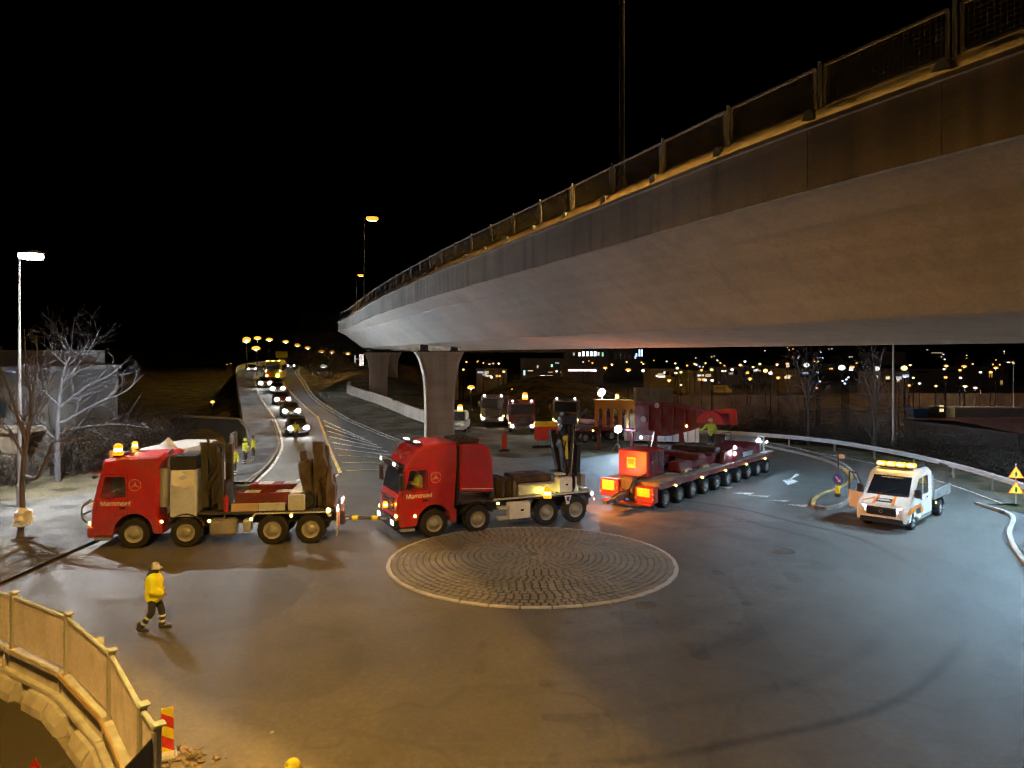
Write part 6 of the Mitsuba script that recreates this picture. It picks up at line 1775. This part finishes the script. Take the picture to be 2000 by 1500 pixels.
# far right: warehouse roof, white trailer, blue container, small sheds
kw_, MWh = building('warehouse', 'warehouse with a wide reddish brown roof below the road on the right', 54, 78, 19, 15, -4.8, -.2, 'dark_wall', heading=(.98, .18), roof='dark_wall', cat='warehouse')
for q in range(10):
    part(kw_, 'roof_sheet', MB().hull([(x, y, z) for x in (-9.6 + q * 1.92, -9.6 + (q + 1) * 1.92 - .05) for y, z in ((-7.9, .12), (0, .62), (-7.9, .16), (0, .66))]), 'red_roof', MWh)
    part(kw_, 'roof_sheet', MB().hull([(x, y, z) for x in (-9.6 + q * 1.92, -9.6 + (q + 1) * 1.92 - .05) for y, z in ((7.9, .12), (0, .62), (7.9, .16), (0, .66))]), 'red_roof', MWh)
kt = thing('white_trailer', 'long white box trailer standing beyond the warehouse roof', 'trailer')
MTt = frame((1935 - U0) * 116 / PX, 117, float(gz((1935 - U0) * 116 / PX, 117)), (1, -.06))
part(kt, 'box', MB().cbox(-5.4, 5.8, -1.25, 1.25, 1.0, 3.6, .04), 'white_paint', MTt)
part(kt, 'roof_edge', MB().box(-5.4, 5.8, -1.3, -1.26, 3.45, 3.62), 'sign_white', MTt)
for x in (2.6, 3.9, 5.0):
    for s in (1, -1):
        wheel(kt, x, s * 1.0, .48, .34, s, MTt, n=14)
building('shipping_container', 'blue container in the yard beyond the thicket on the right', (1797 - U0) * 118 / PX, 119, 2.2, 2.4, -4.6, -1.6, 'sheet_blue', cat='container', roof='sheet_blue')
building('shed', 'small beige shed with a lit doorway beside the blue container', (1830 - U0) * 118 / PX, 119, 2.4, 2.4, -4.6, -1.2, 'plaster', rows=px_windows((1830 - U0) * 118 / PX, 119, 2.4, [(1839, 798, 8, 13, WA * np.array([.9, 1, .8]) * .9)]), cat='shed')
d = 420
building('building', 'pale high block on the dark hillside beneath the viaduct on the right', (1825 - U0) * d / PX, d + 60, 20, 20, 0, 8, 'dark_wall', rows=px_windows((1825 - U0) * d / PX, d + 60, 20, [(1830, 689, 22, 2, WA * .25), (1811, 683, 4, 2, WH * .4)]))
building('building', 'long pale station building in the distance on the right', (1850 - U0) * 270 / PX, 276, 42, 10, -5, 1.5, 'plaster', rows=px_windows((1850 - U0) * 270 / PX, 276, 10, [(1866, 725, 24, 3, None), (1800, 727, 20, 3, None), (1935, 733, 7, 8, OR * .25), (1956, 747, 5, 8, OR * .3)]))

# a tall glowing sign beside the second pier
sg_ = thing('lit_sign', 'tall white glowing sign tower left of the second viaduct pier', 'sign')
p5_ = pd(705, 702, 210)
part(sg_, 'panel', MB().box(p5_[0] - .5, p5_[0] + .7, p5_[1], p5_[1] + .4, 3.6, 7.2), 'lens_off', emit=np.array([1, .86, .78]) * 1.3, weight=.02)
part(sg_, 'side_panel', MB().box(p5_[0] - 1.9, p5_[0] - 1.5, p5_[1], p5_[1] + .4, 4.8, 6.8), 'lens_off', emit=np.array([.9, .95, 1]) * .6, weight=.01)
part(sg_, 'bar', MB().box(p5_[0] - 1.5, p5_[0] - .5, p5_[1] + .1, p5_[1] + .3, 5.6, 5.9), 'lens_off', emit=np.array([.9, .95, 1]) * .4, weight=.01)
part(sg_, 'mast', MB().box(p5_[0] - .15, p5_[0] + .3, p5_[1] + .1, p5_[1] + .3, -5, 3.6), 'chassis')

# ------------------------------------------------------------------ roads of the lower town
for lb, pts, w in (('far road running below the junction on the right', [at(1120, 805, -4.5), at(1400, 783, -4.5), at(1700, 770, -4.5), at(2050, 765, -4.5)], 9), ('second far road with parked lorries on the right', [at(1100, 752, -4.5), at(1500, 748, -4.5), at(2050, 752, -4.5)], 12),
                   ('slip road between the thicket and the far roads', [at(1420, 806, -4.5), at(1560, 800, -4.5), at(1750, 806, -4.5), at(1900, 802, -4.5)], 6)):
    p = even(cr([q[:2] for q in pts], 3), 4.0)
    _, nr = normals2(p)
    single('road', lb, None, ribbon(p - nr * w / 2, p + nr * w / 2, .06, cross=3, step=4), 'asphalt', kind='structure')

single('town_ground', 'yards and lots of the lower town, coloured paler to look lit, beyond the thicket', None, ribbon(cr([(15, 110), (60, 100), (150, 108)], 5), cr([(28, 320), (120, 320), (280, 320)], 5), .05, cross=12, step=5), 'gravel', kind='structure')  # paler ground colour stands in for lamp light on the town
for lb, u0_, u1_, v0_, d0_, d1_ in (('long concrete retaining wall along the far road under the viaduct', 1240, 1570, 773, 150, 160), ('low wall along the slip road left of the thicket', 1425, 1560, 792, 118, 122), ('long low wall above the yard on the right', 1660, 2030, 768, 170, 165)):
    w_ = thing('retaining_wall', lb, 'wall')
    pth = even(np.array([((u0_ - U0) * d0_ / PX, d0_), ((u1_ - U0) * d1_ / PX, d1_)], float), 4.0)
    for a in range(len(pth) - 1):
        p, q_ = pth[a], pth[a + 1] - (pth[a + 1] - pth[a]) * .01
        z1 = CAM - (v0_ - V0) * (p[1] + q_[1]) / 2 / PX
        part(w_, 'wall_panel', MB().hull([(c[0], c[1] + o, z) for c in (p, q_) for o in (0, .3) for z in (-4.8, z1)]), 'concrete_c')
rng = np.random.default_rng(77)
for q, (u, v, wpx, d_, wl) in enumerate(((1300, 722, 60, 240, 'dark_wall'), (1370, 726, 46, 215, 'plaster'), (1425, 718, 50, 290, 'dark_wall'), (1490, 716, 56, 300, 'plaster'), (1560, 722, 52, 230, 'dark_wall'), (1640, 712, 70, 320, 'plaster'), (1745, 728, 60, 210, 'dark_wall'), (1930, 718, 80, 280, 'plaster'), (960, 722, 60, 240, 'dark_wall'))):
    w_, cx, zt = wpx * d_ / PX, (u - U0) * d_ / PX, CAM - (v - V0) * d_ / PX
    rows = []
    for a in range(7):
        if rng.random() < .6:
            rows.append((rng.uniform(-.45, .45) * w_, zt - rng.uniform(.8, 2.4), rng.uniform(.6, 2.2), rng.uniform(.5, .9), [WA * .8, WH * .9, OR * .9, BL * .7, WA * .4][rng.integers(5)]))
        else:
            rows.append((rng.uniform(-.45, .45) * w_, zt - rng.uniform(.8, 2.4), 1.2, 1.0, None))
    nm = ['first', 'second', 'third', 'fourth', 'fifth', 'sixth', 'seventh', 'rightmost', 'leftmost'][q]
    building('building', f'low town building with scattered lit windows under the viaduct, {nm} right of the pier' if q < 7 else f'low town building with scattered lit windows, {nm} of the low ones', cx, d_ + 6, w_, 12, -5, zt, wl, rows=rows)

# ------------------------------------------------------------------ lamps of the town
def far_lamp(u, v, col, power, r=.3, label=None, d=None, group='street lamps of the lower town', lean=0.0, weight=.02, ground=None):
    d = d or float(np.clip(4300 / max(v - V0, 6), 120, 620))
    p = pd(u, v, d)
    g = float(gz(p[0], p[1]) - .2)
    k = thing('street_lamp', label or f'small distant street lamp in the lights of the town under the viaduct', 'street lamp', group)
    part(k, 'pole', MB().tube([(p[0], p[1] + .05, min(g, p[2] - 2)), (p[0], p[1] + .05, p[2] + .1)], [.08, .05], 5), 'mast_black')
    part(k, 'lens', MB().sphere(p, r, 5, .8), 'lens_off', emit=np.asarray(col) * power, weight=weight)
    if power > 50:
        part(k, 'bowl', MB().lathe([(r * .98, -r * .28), (r * 2.0, -r * .40), (r * 1.9, r * .6), (r * 1.0, r * 1.2), (.01, r * 1.35)], p, (0, 0, 1), 10), 'amber_plastic', emit=np.asarray(col) * [1, .85, .5] * 1.3, weight=.01)  # oversized glowing shell added to imitate the lamp's coloured halo


SO, WL, BW, RD, YE = SODIUM * [1, .85, .7], np.array([1, .95, .85]), np.array([.55, .75, 1.0]), np.array([1, .25, .15]), np.array([1, .8, .25])
town = [(1077, 701, SO, 60, .55), (1139, 707, np.array([.8, .5, 1]), 6, .4), (1150, 705, SO, 10, .35), (1157, 709, SO, 14, .4), (1182, 719, SO, 22, .45), (1195, 712, SO, 20, .4), (1227, 723, SO, 60, .5), (1256, 724, WL, 16, .4), (1253, 708, SO, 20, .4), (1224, 707, YE, 12, .4),
        (1277, 704, SO, 12, .4), (1319, 710, SO, 22, .4), (1323, 719, WL, 9, .4), (1359, 699, WL, 12, .5), (1357, 711, SO, 30, .45), (1378, 709, SO, 20, .4), (1401, 704, BW, 20, .5), (1407, 709, SO, 16, .4), (1455, 706, BW, 24, .6), (1446, 713, SO, 30, .5), (1484, 711, YE, 9, .5),
        (1471, 717, YE, 6, .35), (1495, 724, YE, 24, .5), (1505, 729, WL, 16, .4), (1518, 712, SO, 18, .45), (1538, 711, RD * [1, 1.6, 1], 14, .6), (1548, 697, SO, 10, .5), (1590, 706, SO, 30, .45), (1598, 706, SO, 16, .4), (1575, 713, WL * [.85, 1, 1], 4, .9), (1644, 718, WL * [.85, 1, 1], 4, .9),
        (1607, 699, BW, 8, .6), (1603, 688, WL, 4, .6), (1494, 685, WL, 4, .7), (1538, 679, WL, 3, .6), (1653, 741, BW, 10, .25), (1646, 744, BW, 8, .25), (1650, 749, BW, 8, .25), (1657, 737, BW, 8, .25), (1597, 727, BW, 6, .25), (1601, 745, BW, 8, .25), (1595, 758, RD, 3, .25),
        (1712, 720, WL, 6, .7), (1712, 736, WL, 14, .3), (1766, 719, YE * [1, 1.1, 1.6], 7, .8), (1778, 713, SO, 24, .4), (1768, 736, WL, 18, .3), (1784, 738, YE, 12, .28), (1755, 741, SO, 8, .25), (1848, 715, SO, 40, .5), (1844, 721, WL, 7, .3), (1883, 716, SO, 50, .55), (1875, 723, SO, 16, .35),
        (1845, 702, WL, 10, .5), (1888, 694, YE, 10, .7), (1945, 719, SO, 18, .45), (1935, 727, SO, 8, .35), (1847, 737, SO, 14, .35), (1876, 738, WL, 8, .3), (1915, 727, WL, 3, .3), (1796, 749, WL * [.8, 1, .9], 6, .3), (1828, 754, YE, 6, .3), (1885, 755, WL, 30, .35), (1905, 758, np.array([1, .5, .75]), 20, .35), (1776, 753, SO, 6, .3), (1945, 703, SO, 3, .4),
        (1302, 706, WL, 3, .4), (1342, 714, SO, 5, .35), (1390, 722, YE, 6, .4), (1430, 722, WL, 5, .4), (1415, 714, SO, 6, .3), (1370, 723, SO, 5, .35), (1330, 727, YE, 4, .3), (1460, 728, SO, 12, .35), (1391, 743, WL, 14, .35), (1330, 752, WL, 4, .25), (1307, 743, SO, 20, .35), (1465, 740, SO, 24, .35), (1520, 738, SO, 24, .35),
        (911, 707, SO, 40, .45), (934, 705, SO, 10, .35), (944, 709, SO, 14, .35), (974, 710, SO, 30, .45), (932, 707, SO, 8, .3), (984, 726, YE, 8, .3), (905, 722, YE, 6, .3), (1000, 760, SO, 3, .2)]
CN = [(SO, 'orange'), (WL, 'white'), (BW, 'blue white'), (RD, 'red'), (YE, 'yellow')]
cname = lambda c: min(CN, key=lambda q: np.abs(q[0] / q[0].max() - np.asarray(c) / np.max(c)).sum())[1]
seen = {}
ONES = ['', 'first', 'second', 'third', 'fourth', 'fifth', 'sixth', 'seventh', 'eighth', 'ninth', 'tenth', 'eleventh', 'twelfth', 'thirteenth', 'fourteenth', 'fifteenth', 'sixteenth', 'seventeenth', 'eighteenth', 'nineteenth']
ordinal = lambda n: ONES[n] if n < 20 else {20: 'twentieth', 30: 'thirtieth', 40: 'fortieth', 50: 'fiftieth'}[n // 10 * 10] if n % 10 == 0 else {2: 'twenty', 3: 'thirty', 4: 'forty', 5: 'fifty'}[n // 10] + '-' + ONES[n % 10]
for q, (u, v, c, pw_, r) in enumerate(sorted(town, key=lambda q: q[0])):
    cn_ = cname(c)
    seen[cn_] = seen.get(cn_, 0) + 1
    strong = pw_ >= 18 and cn_ in ('orange', 'white', 'blue white')
    far_lamp(u, v, c, 3500 if strong else 1.15 + .02 * pw_, r * (.5 if strong else .8), f'small {cn_} lamp among the town lights, {ordinal(seen[cn_])} {cn_} one from the left', group=f'{cn_} lamps of the town', weight=.9 if strong else .02)
HN = 'first second third fourth fifth sixth seventh eighth ninth tenth eleventh twelfth thirteenth fourteenth fifteenth sixteenth seventeenth eighteenth nineteenth twentieth twenty-first twenty-second twenty-third twenty-fourth'.split()
rng = np.random.default_rng(31)
spots = sorted((rng.uniform(900, 1990), rng.uniform(560, 900)) for q in range(24))
for q, (u, d_) in enumerate(spots):
    x_ = (u - U0) * d_ / PX
    g_ = float(gz(x_, d_))
    k = thing('house', f'tiny dark house with lit windows on the far slope, {HN[q]} from the left', 'house', 'houses on the far slope')
    MH = frame(x_, d_, g_, (1, rng.uniform(-.2, .2)))
    part(k, 'wall', MB().box(-5, 5, -4, 4, -2, 5), 'dark_wall', MH)
    part(k, 'roof', MB().prism([(-5.4, 5), (5.4, 5), (0, 8)], -4.4, 4.4), 'dark_wall', MH)
    for a in range(2):
        xw_, zw_ = rng.uniform(-4, 3), rng.uniform(1.2, 4)
        part(k, 'window', MB().box(xw_, xw_ + rng.uniform(.9, 2.0), -4.06, -3.98, zw_ - .5, zw_ + .6), 'lens_off', MH, emit=[WA * 1.3, WH * 1.1, OR * 1.4, WA * .8, BL * 1.0][rng.integers(5)], weight=.01)
# bigger or singular lamps
far_lamp(920, 757, SODIUM, 1300, .22, 'orange street lamp on a tall post right of the nearest pier', d=88, group=None, weight=.6)
far_lamp(632, 716, COOL, 1500, .35, 'bright cool white lamp at the top of the climbing road', d=150, group=None, weight=.4)
row = [(482, 663, 150, 1.0), (481, 667, 165, 1.0), (500, 681, 140, 1.0), (503, 661, 180, .8), (526, 664, 200, .9), (558, 668, 225, .7), (581, 675, 250, .4), (601, 680, 270, .7), (628, 687, 300, .4), (648, 688, 320, .5), (679, 691, 350, .4)]
RO = ['second', 'first', 'third', 'fourth', 'fifth', 'sixth', 'seventh', 'eighth', 'ninth', 'tenth', 'eleventh']
for q, (u, v, d, s) in enumerate(row):
    far_lamp(u, v, SODIUM, 4000 * s, .24 + d * .0010, f'orange street lamp of the row above the climbing road, {RO[q]} from the left', d=d, group='street lamps along the climbing road', weight=.5)
for (u, v), lr in (((443, 712), 'left'), ((451, 710), 'right')):
    far_lamp(u, v, SODIUM, 2.2, .12, f'{lr} one of two faint slim lamps left of the top of the climbing road', d=170, group='two slim lamps left of the climbing road')
far_lamp(415, 785, SODIUM, 2500, .12, 'small orange lamp over the grass beside the underpass', d=78, group=None, weight=.6)
far_lamp(335, 800, SODIUM, 300, .16, 'orange lamp low among the bushes behind the leading truck', d=105, group=None, weight=.6)
p6 = pd(1968, 708, 118)
street_lamp((p6[0] + .9, p6[1], float(gz(p6[0], p6[1]))), p6[2] - float(gz(p6[0], p6[1])), (-1, -.2), .6, np.array([.8, .8, 1.0]), 1500, 'street lamp with a violet white light in the yard at the right edge', r=.34, weight=.6, skirt=.15)
# cars in the lower town
car(*pd(1507, 690, 135)[:2], (-.1, -1), 'car with two bright headlights on the far road on the right', 'chassis', 40, lw=.2, tint=np.array([.75, .75, 1]))
q = pd(1317, 690, 205)
car(q[0], q[1], (.8, .6), 'dark car with a red tail lamp on the far road under the viaduct', 'black_paint', 0, 14, name='distant_car')
yv = thing('yellow_van', 'yellow van on the far road right of the girder', 'van')
q = pd(1411, 768, 222)
MY = frame(q[0], q[1], float(gz(q[0], q[1])) + .05, (1, -.1))
part(yv, 'body', MB().prism([(-2.6, .4), (-2.6, 2.5), (1.3, 2.5), (1.8, 1.5), (2.6, 1.2), (2.7, .4)], -1, 1, 'y', .1, .12), 'yellow_paint', MY)
part(yv, 'side_panel_print', MB().box(-2.0, .6, -1.012, -.99, 1.4, 2.1), 'wood', MY)
for x in (-1.7, 1.8):
    for s in (1, -1):
        wheel(yv, x, s * .85, .36, .25, s, MY, n=12)
q = pd(1275, 778, 190)
cn = thing('shipping_container', 'large grey container standing beyond the girder', 'container')
qd = 92.0
for a in range(3):
    part(cn, 'section', MB().cbox((1243 + a * 24 - U0) * qd / PX, (1266 + a * 24 - U0) * qd / PX, qd, qd + 2.4, float(gz(18, qd)), CAM - (758 - V0) * qd / PX, .03), 'pale_box')
